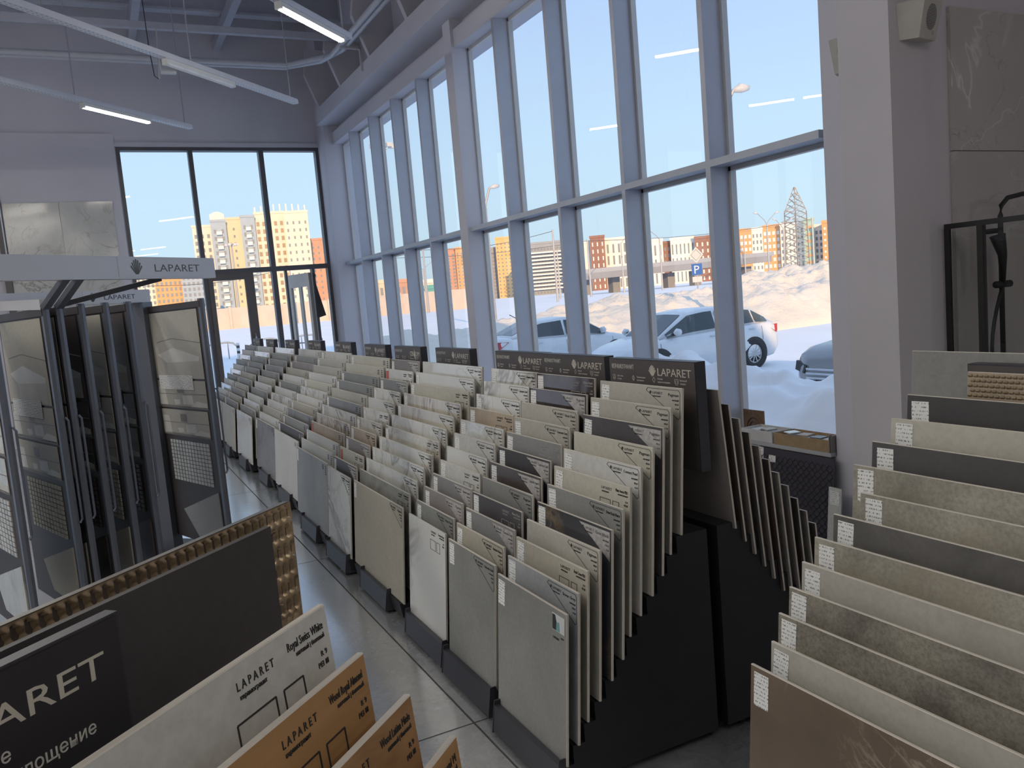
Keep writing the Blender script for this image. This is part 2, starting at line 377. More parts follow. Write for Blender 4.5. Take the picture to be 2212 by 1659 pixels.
# ------------------------------------------------------------------ windows
def long_window():
    w = thing('window_1', 'tall curtain-wall window', 'window'); w['kind'] = 'structure'
    for k in ('label', 'category'): del w[k]
    F, G = M['frame'], M['gasket']
    near = [4.06, 5.19, 6.37, 7.56, 8.75, 9.89, 11.31, 12.45, 13.61, 14.79, 15.90]
    for y in near[1:-1]:
        if y == 9.89: continue
        MB().box(XF, XG+.02, y, y+.055, .6, 5.10).build('mullion', F, w)
    MB().box(XF+.16, XG+.02, 9.89, 10.13, .6, 5.10).build('mullion', F, w)
    MB().box(XF+.10, XG+.02, 4.05, 4.09, .6, 5.10).build('mullion', F, w)
    ends = [4.09]+[y+(.24 if y == 9.89 else .055) for y in near[1:-1]]
    starts = near[1:-1]+[15.92]
    for a, b in zip(ends, starts):
        MB().box(XF, XG+.02, a, b, 2.785, 2.84).build('transom', F, w)
        for z0, z1 in ((.60, 2.785), (2.84, 5.10)):
            g = MB()                                            # pale glazing bead round each pane
            g.box(XG-.035, XG+.02, a, a+.022, z0, z1).box(XG-.035, XG+.02, b-.026, b, z0, z1)
            g.box(XG-.035, XG+.02, a, b, z0, z0+.03).box(XG-.035, XG+.02, a, b, z1-.035, z1)
            g.build('glazing_bead', G, w)
            MB().box(XG, XG+.012, a+.01, b-.01, z0+.01, z1-.01).build('pane', M['glass'], w)
    struct('window_sill', MB().box(XF-.05, XG, 4.06, 15.94, .601, .63), plain('pale_grey_sill', (.45, .46, .48), .4, 0, .03))
long_window()
def end_window():
    w = thing('window_2', '', ''); w['kind'] = 'structure'
    F = plain('end_frame_graphite', (.11, .11, .12), .45, .15, .04); Y0, Y1 = YE-.02, YE+.16
    xs = [(.68, .74), (1.885, 1.965), (3.16, 3.25), (4.26, 4.32)]
    for a, b in xs: MB().box(a, b, Y0, Y1, 0, 5.14).build('mullion', F, w)
    for i in range(3):
        a, b = xs[i][1], xs[i+1][0]
        MB().box(a, b, Y0, Y1, 2.78, 2.87).build('transom', F, w); MB().box(a, b, Y0, Y1, 5.08, 5.14).build('head_bar', F, w)
        if i != 1: MB().box(a, b, Y0, Y1, 0, .10).build('bottom_bar', F, w)
        for z0, z1 in ((.10, 2.78), (2.87, 5.08)):
            if i == 1 and z0 < 1:
                MB().box(2.80, b, YE+.06, YE+.072, .02, z1).build('pane', M['glass'], w)
            elif i == 2 and z0 < 1:
                MB().box(a, 3.42, YE+.06, YE+.072, z0, z1).build('pane', M['glass'], w); MB().box(3.99, b, YE+.06, YE+.072, z0, z1).build('pane', M['glass'], w)
                MB().box(3.94, 3.99, Y0, Y1, .1, 2.78).box(3.42, 3.46, Y0+.05, Y1, .1, 2.78).build('mullion', F, w)
            else: MB().box(a, b, YE+.06, YE+.072, z0, z1).build('pane', M['glass'], w)
    for k in range(6):  # unseen extra bays left of the marble slabs, added to let in more daylight
        a = -8.6+k*6.4/5
        if k < 6: MB().box(max(-8.6, a-.04), min(-2.2, a+.04), Y0, Y1, 0, 5.14).build('mullion', F, w)
        if k < 5:
            MB().box(a+.04, a+1.24, Y0, Y1, 2.78, 2.87).build('transom', F, w); MB().box(a+.04, a+1.24, YE+.06, YE+.072, 0, 2.78).build('pane', M['glass'], w); MB().box(a+.04, a+1.24, YE+.06, YE+.072, 2.87, 5.14).build('pane', M['glass'], w)
    struct('trim_3', MB().box(.66, 4.32, YE-.05, YE+.001, 5.141, 5.22), M['wall'])
    # glazed door in the middle bay
    d = thing('door_1', '', ''); d['kind'] = 'structure'; B = M['dframe']
    MB().box(1.965, 2.05, YE-.04, YE+.05, .02, 2.78).box(2.63, 2.80, YE-.04, YE+.05, .02, 2.78).box(2.05, 2.63, YE-.04, YE+.05, 2.66, 2.78).box(2.05, 2.63, YE-.04, YE+.05, .02, .25).build('door_frame', B, d)
    MB().box(2.05, 2.63, YE, YE+.01, .25, 2.66).build('pane', M['glass'], d)
    MB().tube([(2.71, YE-.04, .95), (2.71, YE-.10, 1.0), (2.71, YE-.10, 1.55), (2.71, YE-.04, 1.6)], .015).build('door_handle', M['steel'], d)
    # narrow leaf standing open outwards
    d = thing('door_2', '', '', (3.93, YE+.18, 0), R(107)); d['kind'] = 'structure'; Bg = plain('beige_grey_leaf_frame', (.55, .50, .44), .5, 0, .04)
    MB().box(0, .09, -.03, .03, .05, 2.72).box(.75, .84, -.03, .03, .05, 2.72).box(.09, .75, -.03, .03, 2.45, 2.72).box(.09, .75, -.03, .03, .05, .25).box(.36, .46, -.02, .02, .25, 2.45).build('door_frame', Bg, d)
    MB().box(.09, .75, -.006, .006, .25, 2.45).build('pane', M['glass'], d)
    MB().tube([(.80, -.03, 1.3), (.80, -.09, 1.3), (.3, -.09, 1.3), (.3, -.03, 1.3)], .012).build('door_handle', M['black2'], d)
    t = MB().ext([(3.955, 0, 2.69), (4.0, 0, 2.66), (3.965, 0, 2.55), (4.12, 0, 1.84), (3.96, 0, 1.80)], (0, .02, 0))
    tag(t.build('hanging_cloth', plain('dark_grey_cloth', (.06, .055, .055), .8), None, mw=Matrix.Translation((0, YE-.055, 0))), 'dark grey pointed cloth hanging beside the open door leaf', 'cloth')
end_window()
for nm in ('window_2', 'door_1', 'door_2'):
    for k in ('label', 'category'):
        o = bpy.data.objects[nm]
        if k in o: del o[k]
# ------------------------------------------------------------------ tile display stands
DX, DZ, LEAN, TH = .0545, .0705, R(5.0), .0105
NLEV = 12
def tile_matrix(stand_m, xc, lev=None, y=None, z=None, flip=False):
    """frame of a leaning tile: origin at the middle of its top front edge"""
    if lev is not None: y, z = .10+DX*lev, .708+DZ*lev
    s, c = math.sin(LEAN), math.cos(LEAN)
    if not flip: m = frame((xc, y, z), (1, 0, 0), (0, s, c), (0, -c, s))
    else: m = frame((xc, y, z), (-1, 0, 0), (0, -s, c), (0, c, s))
    return stand_m @ m
TAGM, TILEM = {}, {}
def tile(stand_m, look, label, xc, w, lev=None, y=None, z=None, flip=False, hgt=.588, tagkind='white', prt='plain', name=None, group=None, title=None, th=TH):
    mw = tile_matrix(stand_m, xc, lev, y, z, flip)
    key = (look, round(w, 3), hgt, th)
    if key not in TILEM:
        mb = MB(); e = .0018
        x0, x1 = -w/2, w/2
        mb.add([(x0, -hgt, -th), (x1, -hgt, -th), (x1, 0, -th), (x0, 0, -th), (x0, -hgt, -e), (x1, -hgt, -e), (x1, 0, -e), (x0, 0, -e),
                (x0+e, -hgt+e, 0), (x1-e, -hgt+e, 0), (x1-e, -e, 0), (x0+e, -e, 0)],
               [(0,3,2,1), (0,1,5,4), (1,2,6,5), (2,3,7,6), (3,0,4,7), (4,5,9,8), (5,6,10,9), (6,7,11,10), (7,4,8,11), (8,9,10,11)])
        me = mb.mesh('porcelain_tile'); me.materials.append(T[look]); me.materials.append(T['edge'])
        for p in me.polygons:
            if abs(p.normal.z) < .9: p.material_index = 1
        TILEM[key] = me
    o = put(name or 'porcelain_tile', TILEM[key], T[look], None, mw)
    tag(o, label, 'tile', group)
    if tagkind:
        k = ('tag', tagkind)
        if k not in TAGM: TAGM[k] = MB().box(0, .06, -.105, 0, 0, .0012).mesh('price_tag')
        put('price_tag', TAGM[k], M['paper'] if tagkind == 'white' else M['redtag'], o, Matrix.Translation((-w/2+.014+rnd.uniform(0, .008), -.012-rnd.uniform(0, .01), .0004)) @ Matrix.Rotation(rnd.uniform(-.05, .05), 4, 'Z'))
    dk = look in ('dark', 'dark2', 'brown', 'gloss', 'gold', 'midgrey', 'taupe', 'stonedark')
    ink = M['greyprint'] if dk else M['ink']
    if prt == 'far':
        k = ('far', dk)
        if k not in TAGM:
            mb = MB()
            for q in range(3): mb.box(.0, .05, -.02-q*.014, -.013-q*.014, 0, .0008)
            for q in range(5): mb.box(.10, .13, -.02-q*.016, -.012-q*.016, 0, .0008)
            TAGM[k] = mb.mesh('print')
        put('print', TAGM[k], ink, o, Matrix.Translation((w/2-.16, -.012, .0004)))
    elif prt == 'tri':                        # rounded triangle printed in the corner, brand line, name and ratings
        k = ('tri', dk)
        if k not in TAGM:
            mb = MB()
            if dk: mb.add([(-.235, -.012, 0), (-.012, -.012, 0), (-.012, -.125, 0)], [(0, 1, 2)])
            else:
                P_ = [(-.235, -.02), (-.225, -.010), (-.02, -.010), (-.010, -.02), (-.010, -.118), (-.02, -.126), (-.235, -.02)]
                for a, b in zip(P_, P_[1:]): mb.bar((a[0], a[1], .0004), (b[0], b[1], .0004), .0016, .0012)
            TAGM[k] = mb.mesh('print_outline')
        if dk: put('print_patch', TAGM[k], M['strip'], o, Matrix.Translation((w/2, 0, .0006)))
        else: put('print_outline', TAGM[k], ink, o, Matrix.Translation((w/2, 0, .0002)))
        pk = M['ink']
        letters('L A P A R E T', .015, o, w/2-.192, -.033, .0006, pk, 'LEFT', .066, name='brand_print'); letters('керамогранит', .008, o, w/2-.19, -.044, .0006, pk, name='brand_print')
        k2 = 'drop'
        if k2 not in TAGM: TAGM[k2] = MB().tube([(-.006, 0, 0), (-.006, 0, .0008)], .0065, 10).mesh('brand_mark')
        put('brand_mark', TAGM[k2], pk, o, Matrix.Translation((w/2-.199, -.027, .0002)))
        letters(title or 'Pagman', .017, o, w/2-.018, -.036, .0006, pk, 'RIGHT', min(.095, .011*len(title or 'Pagman')), name='name_print')
        for q, tx in enumerate(('матовый', 'PEI IV', 'R 10')): letters(tx, .010, o, w/2-.018, -.054-.017*q, .0006, pk, 'RIGHT', name='rating_print')
    elif prt == 'box':                        # size diagrams
        k = ('box', dk)
        if k not in TAGM:
            mb = MB()
            for x0, x1, y0, y1 in ((-.21, -.135, -.125, -.072), (-.118, -.075, -.125, -.072)):
                for a, b in (((x0, y0), (x1, y0)), ((x1, y0), (x1, y1)), ((x1, y1), (x0, y1)), ((x0, y1), (x0, y0))): mb.bar((*a, .0004), (*b, .0004), .0022, .0012)
            TAGM[k] = mb.mesh('size_diagram')
        put('size_diagram', TAGM[k], ink, o, Matrix.Translation((w/2, 0, .0002)))
        letters('L A P A R E T', .016, o, w/2-.20, -.034, .0006, ink, 'LEFT', .072, name='brand_print'); letters('керамогранит', .009, o, w/2-.197, -.046, .0006, ink, 'LEFT', .052, name='brand_print')
        letters(title or 'Royal Swiss White', .017, o, w/2-.014, -.030, .0006, ink, 'RIGHT', .082, name='name_print'); letters('матовый | бежевый', .009, o, w/2-.014, -.042, .0006, ink, 'RIGHT', .066, name='name_print')
        letters('R 9', .011, o, w/2-.014, -.066, .0006, ink, 'RIGHT', name='rating_print'); letters('PEI III', .011, o, w/2-.014, -.080, .0006, ink, 'RIGHT', name='rating_print')
    elif prt == 'photo':
        st_ = MB().box(-.105, -.012, -.085, -.02, .0003, .0014).build('photo_sticker', plain('sticker_pale', (.62, .66, .66), .4), o, mw=Matrix.Translation((w/2, 0, 0)))
        MB().add([(-.103, -.083, .0016), (-.075, -.083, .0016), (-.07, -.05, .0016), (-.08, -.024, .0016), (-.103, -.024, .0016)], [(0, 1, 2, 3, 4)]).build('sticker_print', plain('sticker_black', (.03, .03, .03), .5), st_)
        MB().add([(-.075, -.083, .0017), (-.045, -.083, .0017), (-.05, -.045, .0017), (-.068, -.05, .0017)], [(0, 1, 2, 3)]).build('sticker_print', plain('sticker_teal', (.16, .36, .36), .5), st_)
        letters('LAPARET', .012, o, w/2-.10, -.118, .0006, M['ink'], name='brand_print'); letters('PEI IV', .009, o, w/2-.018, -.106, .0006, M['ink'], 'RIGHT', name='rating_print')
    return o
def shell_mark(mb, cx, cy, s, z=.0):
    """fan of seven ribs, the scallop shell of the sign"""
    for k in range(7):
        a = R(-54+18*k); L = s*(1-.10*abs(k-3)/3)
        ex, ey = cx+math.sin(a)*s*.62, cy-s*.45+math.cos(a)*L
        bx, by = cx+math.sin(a)*s*.12, cy-s*.5
        n = Vector((ey-by, -(ex-bx), 0)).normalized()
        w0, w1 = s*.03, s*.075
        mb.add([(bx-n.x*w0, by-n.y*w0, z), (bx+n.x*w0, by+n.y*w0, z), (ex+n.x*w1, ey+n.y*w1, z), (ex, ey+s*.06, z), (ex-n.x*w1, ey-n.y*w1, z)], [(0, 1, 2, 3, 4)])
    return mb
def sign_face(board, w, brand='LAPARET', full=True, mat=None, caps=4):
    """print on a board in its own frame: x right, y up (top = 0), z out"""
    P_ = mat or M['goldprint']; x0 = -w/2
    if brand == 'CERADIM':
        letters('CERADIM', .050, board, x0+w*.60, -.072, .0012, P_, 'LEFT', w*.34, 'brand_lettering')
        cxm = x0+w*.775
        MB().add([(cxm-.018, -.062, .0013), (cxm, -.018, .0013), (cxm+.018, -.062, .0013), (cxm, -.105, .0013)], [(0, 1, 2, 3)]).build('diamond_mark', P_, board)
    elif brand:
        bs = .040 if caps == 3 else .047
        letters(brand, bs, board, x0+w*.59, -.063 if caps == 3 else -.066, .0012, P_, 'LEFT', w*.36, 'brand_lettering')
        shell_mark(MB(), x0+w*.535, -.048, bs*.95, .0012).build('shell_mark', P_, board)
    if not full: return
    letters('КЕРАМОГРАНИТ', .034 if caps == 3 else .028, board, x0+w*.035, -.065 if caps == 3 else -.046, .0012, M['whiteprint'], 'LEFT', w*.28, 'heading_lettering')
    for q, (a, b) in enumerate((('Для стен', 'и пола'), ('Повышенная', 'прочность'), ('Низкое', 'водопоглощение'), ('Большой', 'формат'))[:caps]):
        xq = x0+w*((.045+.245*q) if caps == 4 else (.045+.27*q)); fs = .0105 if caps == 4 else .021; yi = -.076 if caps == 4 else -.085; si = .72 if caps == 4 else 1.0; ic = MB()
        if q == 0:
            for s_, e_ in (((0, 0), (.026, 0)), ((.026, 0), (.026, -.02)), ((.026, -.02), (.013, -.032)), ((.013, -.032), (0, -.02)), ((0, -.02), (0, 0)), ((.013, 0), (.013, -.018)), ((.013, -.018), (0, -.026)), ((.013, -.018), (.026, -.026))): ic.bar((*s_, 0), (*e_, 0), .002, .001)
        elif q in (1, 2):
            P4 = [(.013, .004), (.026, -.013), (.013, -.030), (0, -.013)]
            for k in range(4): ic.bar((*P4[k], 0), (*P4[(k+1) % 4], 0), .0022, .001)
            if q == 1: ic.bar((.013, .004, 0), (.013, -.03, 0), .0022, .001)
        else:
            for (a0, b0, a1, b1) in ((0, 0, .034, -.022), (.008, -.008, .028, -.032)):
                for s_, e_ in (((a0, b0), (a1, b0)), ((a1, b0), (a1, b1)), ((a1, b1), (a0, b1)), ((a0, b1), (a0, b0))): ic.bar((*s_, 0), (*e_, 0), .0022, .001)
        ic.build('pictogram', M['whiteprint'], board, mw=Matrix.Translation((xq, yi, .0014)) @ Matrix.Scale(si, 4))
        letters(a, fs, board, xq+.048*si, yi-.010*si, .0012, M['whiteprint'], name='caption_lettering'); letters(b, fs, board, xq+.048*si, yi-.014*si-fs, .0012, M['whiteprint'], name='caption_lettering')
def stand(loc, rotz, label, cw=.56, foot_w=.57, brand='LAPARET', full=True, sign_w=.63, double=False, group='tile display stands', foot=True, sign_h=.45, sy=.79, bt=.05, caps=4):
    s = thing('tile_stand', label, 'display stand', loc, rotz, group)
    bh = .588
    # stepped carcass
    pts = [(.05, .03)]
    for i in range(NLEV):
        y, z = .10+DX*i-math.sin(LEAN)*bh, .708+DZ*i-math.cos(LEAN)*bh
        y -= .014
        pts += [(y, z-.004 if i else .118), (y+DX, z-.004 if i else .118)]
    pts += [(sy-.002, pts[-1][1]), (sy-.002, .03)]
    clean = [pts[0]]
    for p in pts[1:]:
        if (p[0]-clean[-1][0])**2+(p[1]-clean[-1][1])**2 > 1e-7: clean.append(p)
    MB().ext([(-cw/2, a, b) for a, b in clean], (cw, 0, 0)).build('stepped_carcass', M['black'], s)
    if foot:
        f = MB(); prof = [(0, .015), (.022, .155), (.050, .155), (.075, .08), (.12, .052), (.12, .015)]
        f.box(-foot_w/2+.006, foot_w/2-.006, .004, .030, .02, .135)
        f.v = [(x, y+(z-.02)*.14, z) for x, y, z in f.v]
        ft = f.build('foot_plate', M['black2'], s)
        for sx in (-1, 1):
            xx = sx*foot_w/2 - (.006 if sx > 0 else 0)
            MB().ext([(xx, a, b) for a, b in prof], (.006, 0, 0)).build('foot_cheek', M['black2'], s)
        MB().box(-foot_w/2+.04, foot_w/2-.04, .06, .30, 0, .03).build('foot_pad', M['black'], s)
    MB().box(-sign_w/2, sign_w/2, sy, sy+bt, 1.577-sign_h, 1.577).build('sign_board', M['black2'], s)
    face = bpy.data.objects.new('sign_print', MB().box(-sign_w/2+.004, sign_w/2-.004, -sign_h+.004, -.004, 0, .001).mesh('sign_print')); COL.objects.link(face)
    face.data.materials.append(plain('sign_face_graphite', (.085, .073, .071), .5) if caps == 4 else plain('sign_face_black', (.028, .026, .029), .5)); face.parent = s
    face.matrix_local = frame((0, sy-.001, 1.577), (1, 0, 0), (0, 0, 1), (0, -1, 0))
    sign_face(face, sign_w, brand, full, None, caps)
    if double:
        pts2 = [(2*sy+bt-a, b) for a, b in clean]
        MB().ext([(-cw/2, a, b) for a, b in pts2], (cw, 0, 0)).build('stepped_carcass', M['black'], s)
    return s
ORD = ['first', 'second', 'third', 'fourth', 'fifth', 'sixth', 'seventh', 'eighth', 'ninth', 'tenth', 'eleventh', 'twelfth']
ROW = [  # y0, y1, x shift, sign centre, brand, looks from the front step up
 (2.575, 3.165, 0.00, 2.91, 'LAPARET', 'grey bluegrey beige greige gold grey cream pale cream dark greige greige'),
 (3.275, 3.825, .035, 3.62, 'LAPARET', 'grey beige midgrey dark grey brown dark2 midgrey greige greige gloss gloss'),
 (3.89, 4.445, .05, 4.25, 'LAPARET', 'marble2 grey taupe midgrey pale marble2 pale mirror tan marble marble mirror'),
 (4.60, 5.64, .06, 5.28, 'LAPARET', 'beige rough marble2 marble marble2 marble3 marble2 marble4 marble4 cream marble mirror'),
 (5.70, 6.33, .05, 6.18, 'CERADIM', 'marble dark cream taupe tan marble3 marble marble2 marble2 midgrey marble taupe'),
 (6.42, 7.54, .065, 7.08, '', 'bluegrey pale pale tan marble3 marble2 greymarble cream grey grey cream cream'),
 (7.80, 8.96, .135, 8.40, '', 'pale dark grey greymarble beige marble2 marble2 cream pale greige greige mirror'),
 (9.05, 10.21, .15, 9.72, '', 'greymarble pale greige pale marble2 pale grey pale beige taupe grey mirror'),
 (10.30, 11.48, .11, 10.92, '', 'marble2 grey marble2 pale grey pale greige grey midgrey grey grey mirror'),
 (11.57, 12.77, .09, 12.22, '', 'greige grey beige taupe greige grey beige grey midgrey grey mirror pale'),
 (12.87, 13.95, .09, 13.36, '', 'pale grey pale mirror pale grey mirror pale grey mirror pale grey'),
]
TITLES = ['Pagman', 'Stone Grey', 'Royal Crema PRO', 'Pagman', 'Gold Black', 'Urban Dazzle Bianco', 'Matte Avorio PRO', 'Connect Pearl', 'Pagman', 'Pagman', 'Pagman', 'Pagman']
def row():
    for k, (y0, y1, dx, sc, brand, looks) in enumerate(ROW):
        w = y1-y0; yc = (y0+y1)/2; X0 = 1.32+dx; nm = ORD[k]
        lab = f'black stepped tile stand with sign board, {nm} in the row along the long window, counted from the free end'
        lab = f'{nm} black stepped tile stand in the window row, counted from the free end'
        s = stand((X0, yc, 0), R(-90), lab, cw=min(w-.03, .98), foot_w=.57, brand=brand or 'LAPARET', full=True, sign_w=.62, double=(k == 0), sy=.79)
        m = rz((X0, yc, 0), R(-90))
        # the sign sits a little off the tile centre in the row
        off = -(sc-yc)
        for ch in s.children:
            if ch.name.startswith(('sign_board', 'sign_print')): ch.location.x += off
        for i, lk in enumerate(looks.split()):
            lb = f'{LOOK[lk]} tile, {ORD[i]} step up on the {nm} stand from the free end'
            red = (k, i) in ((4, 2), (5, 3), (4, 10))
            near = k < 5
            prt = ('box' if (i*5+k*3) % 4 == 2 else 'tri') if near else 'far'
            if k == 0: prt = 'photo' if i == 0 else 'box' if i in (2, 6) else 'tri'
            jig = rnd.uniform(-.012, .012); ww = w
            if k in (1, 2) and i > 6: ww = w+.02
            tg = 'red' if red else ('white' if (near and (i*7+k*3) % 5 != 1) or (not near and (i+k) % 3) else None)
            tile(m, lk, lb, jig, ww, lev=i, tagkind=tg, prt=prt, title=TITLES[i] if k == 0 else ['Pagman', 'Calacatta Superb', 'Calacatta Gold', 'Statuario Bianco', 'Concrete Grey', 'Next Dark'][(i+k*2) % 6], group=f'tiles on the {nm} row stand')
    # tiles on the window side of the first stand
    m = rz((1.32, 2.87, 0), R(-90))
    for i, lk in enumerate('taupe brown taupe stonedark taupe brown rough taupe stonedark rough brown'.split()):
        tile(m, lk, f'{LOOK[lk]} textured tile facing the window, {ORD[i]} step down behind the first stand', 0, .59, y=.885+.050*i, z=1.455-.0655*i, flip=True, tagkind=None, prt=None, group='tiles on the window side of the first stand', name='textured_tile')
row()
def right_stand():
    X0, yc = 1.575, 1.29
    s = stand((X0, yc, 0), R(-90), 'black stepped tile stand beside the boxed-out pier, opposite the free end', cw=1.1, sign_w=.70, brand='LAPARET', sign_h=.30, group='tile display stands')
    m = rz((X0, yc, 0), R(-90))
    for ch in s.children:
        if ch.name.startswith('sign_board') or ch.name.startswith('sign_print'): ch.location.x += .02
    lefts = [0, -.035, -.015, -.01, -.015, -.02, -.05, -.11, -.04, -.07, -.10, -.12]
    for i, lk in enumerate('emp beige mottled2 greige mottled2 beige mottled stonedark mottled2 mottled stonedark cream'.split()): pass
    order = 'emp greige mottled2 mottled2 greige mottled stonedark mottled mottled dark cream dark2'.split()
    for i, lk in enumerate(order):
        tile(m, lk, f'{LOOK[lk]} tile, {ORD[i]} step up on the stand beside the pier', -lefts[i], 1.19, lev=i, tagkind='white', prt=None, group='tiles on the stand beside the pier')
    tile(m, 'polgrey', 'tall polished grey tile standing at the back of the stand beside the pier', -.03, 1.15, y=.90, z=1.60, tagkind=None, prt=None, hgt=.60, name='polished_tile')
    o = tile(m, 'tan', 'woven bronze relief tile behind the top step, beside the pier sign', .08, .80, y=.775, z=1.555, tagkind=None, prt=None, hgt=.25, name='woven_tile')
    wv = MB()
    for a in range(46):
        for b in range(10):
            x = -.39+a*.017+(b % 2)*.0085; y = -.012-b*.015
            if x < .39: wv.add([(x-.005, y-.005, .0002), (x+.005, y-.005, .0002), (x+.0065, y, .005), (x+.005, y+.005, .0002), (x-.005, y+.005, .0002), (x-.0065, y, .005)], [(0, 1, 2, 5), (5, 2, 3, 4)])
    tag(wv.build('weave_relief', plain('bronze_weave', (.34, .27, .17), .4, .3, .2, 30), o), kind='stuff')
right_stand()
# ------------------------------------------------------------------ stand close to the camera side, turned 45 degrees
def corner_stand():
    A = R(42.5); org = Vector((.36*.737+.01*.676, .36*.676-.01*.737, 0))
    s = stand(tuple(org), A, 'black stepped tile stand turned across the aisle, with wood-look tiles', cw=1.1, foot_w=.57, brand='LAPARET', sign_w=.655, sign_h=.40, bt=.018, caps=3)
    for ch in s.children:
        if ch.name.startswith('sign_board'): ch.scale.y = 1.0
    m = rz(org, A)
    spec = [('greige', 'Stone Greige'), ('grey', 'Concrete Grey'), ('beige', 'Sand Beige'), ('cream', 'Crema'), ('oak', 'Wood Ego'), ('oak2', 'Wood Latina'), ('oak', 'Wood Light'), ('oak2', 'Wood Nut'),
            ('oak', 'Wood Royal M'), ('oak2', 'Wood Latina Miele'), ('oak', 'Wood Royal Almond'), ('pale', 'Royal Swiss White')]
    rights = [.60]*8+[.655, .630, .604, .600]
    for i, (lk, ti) in enumerate(spec):
        if i < 5: continue
        w = 1.19; lb = f'{LOOK[lk]} tile, {ORD[i]} step up on the stand turned across the aisle'
        tile(m, lk, lb, rights[i]-w/2, w, lev=i, tagkind=None, prt='box', title=ti, group='tiles on the stand across the aisle')
    # two big slabs standing upright behind its sign
    def slab(look, label, xr, y, ztop, name, w=1.19, h=.6):
        o = MB().box(-w/2, w/2, -h, 0, -.0105, 0).build(name, T[look], None, mw=m @ frame((xr-w/2, y, ztop), (1, 0, 0), (0, 0, 1), (0, -1, 0)))
        return tag(o, label, 'tile')
    slab('dark2', 'anthracite slab standing upright between the bronze relief slab and the sign', .672, .835, 1.574, 'porcelain_tile')
    b = slab('brown', 'bronze relief slab with rows of oval cells, standing behind the anthracite slab', .775, .875, 1.586, 'relief_slab')
    br = plain('bronze_relief', (.36, .27, .17), .3, .4, .25, 9)
    g = MB(); w, h = 1.19, .6; nx, ny = 396, 200
    def cell(u, v):
        x = -w/2+u*w; y = -h+v*h; d = -y
        if d < .186:
            px, py = .018, .031
            row = int(d/py); xx = (x+(row % 2)*px/2-(d-(row+.5)*py)*.22)/px; fx = xx-math.floor(xx)-.5; fy = d/py-row-.5
            q = (fx/.40)**2+(fy/.44)**2
        else:
            xx = (x+(d-.2)*.45)/.018; fx = xx-math.floor(xx)-.5; q = (fx/.38)**2
        z = .008 if q > 1 else -.002+.010*max(0, (q-.55)/.45)
        if u < .004 or u > .996 or v > .992: z = .004
        return (x, y, z)
    g.grid(nx, ny, cell); g.build('relief_face', br, b, True)
corner_stand()
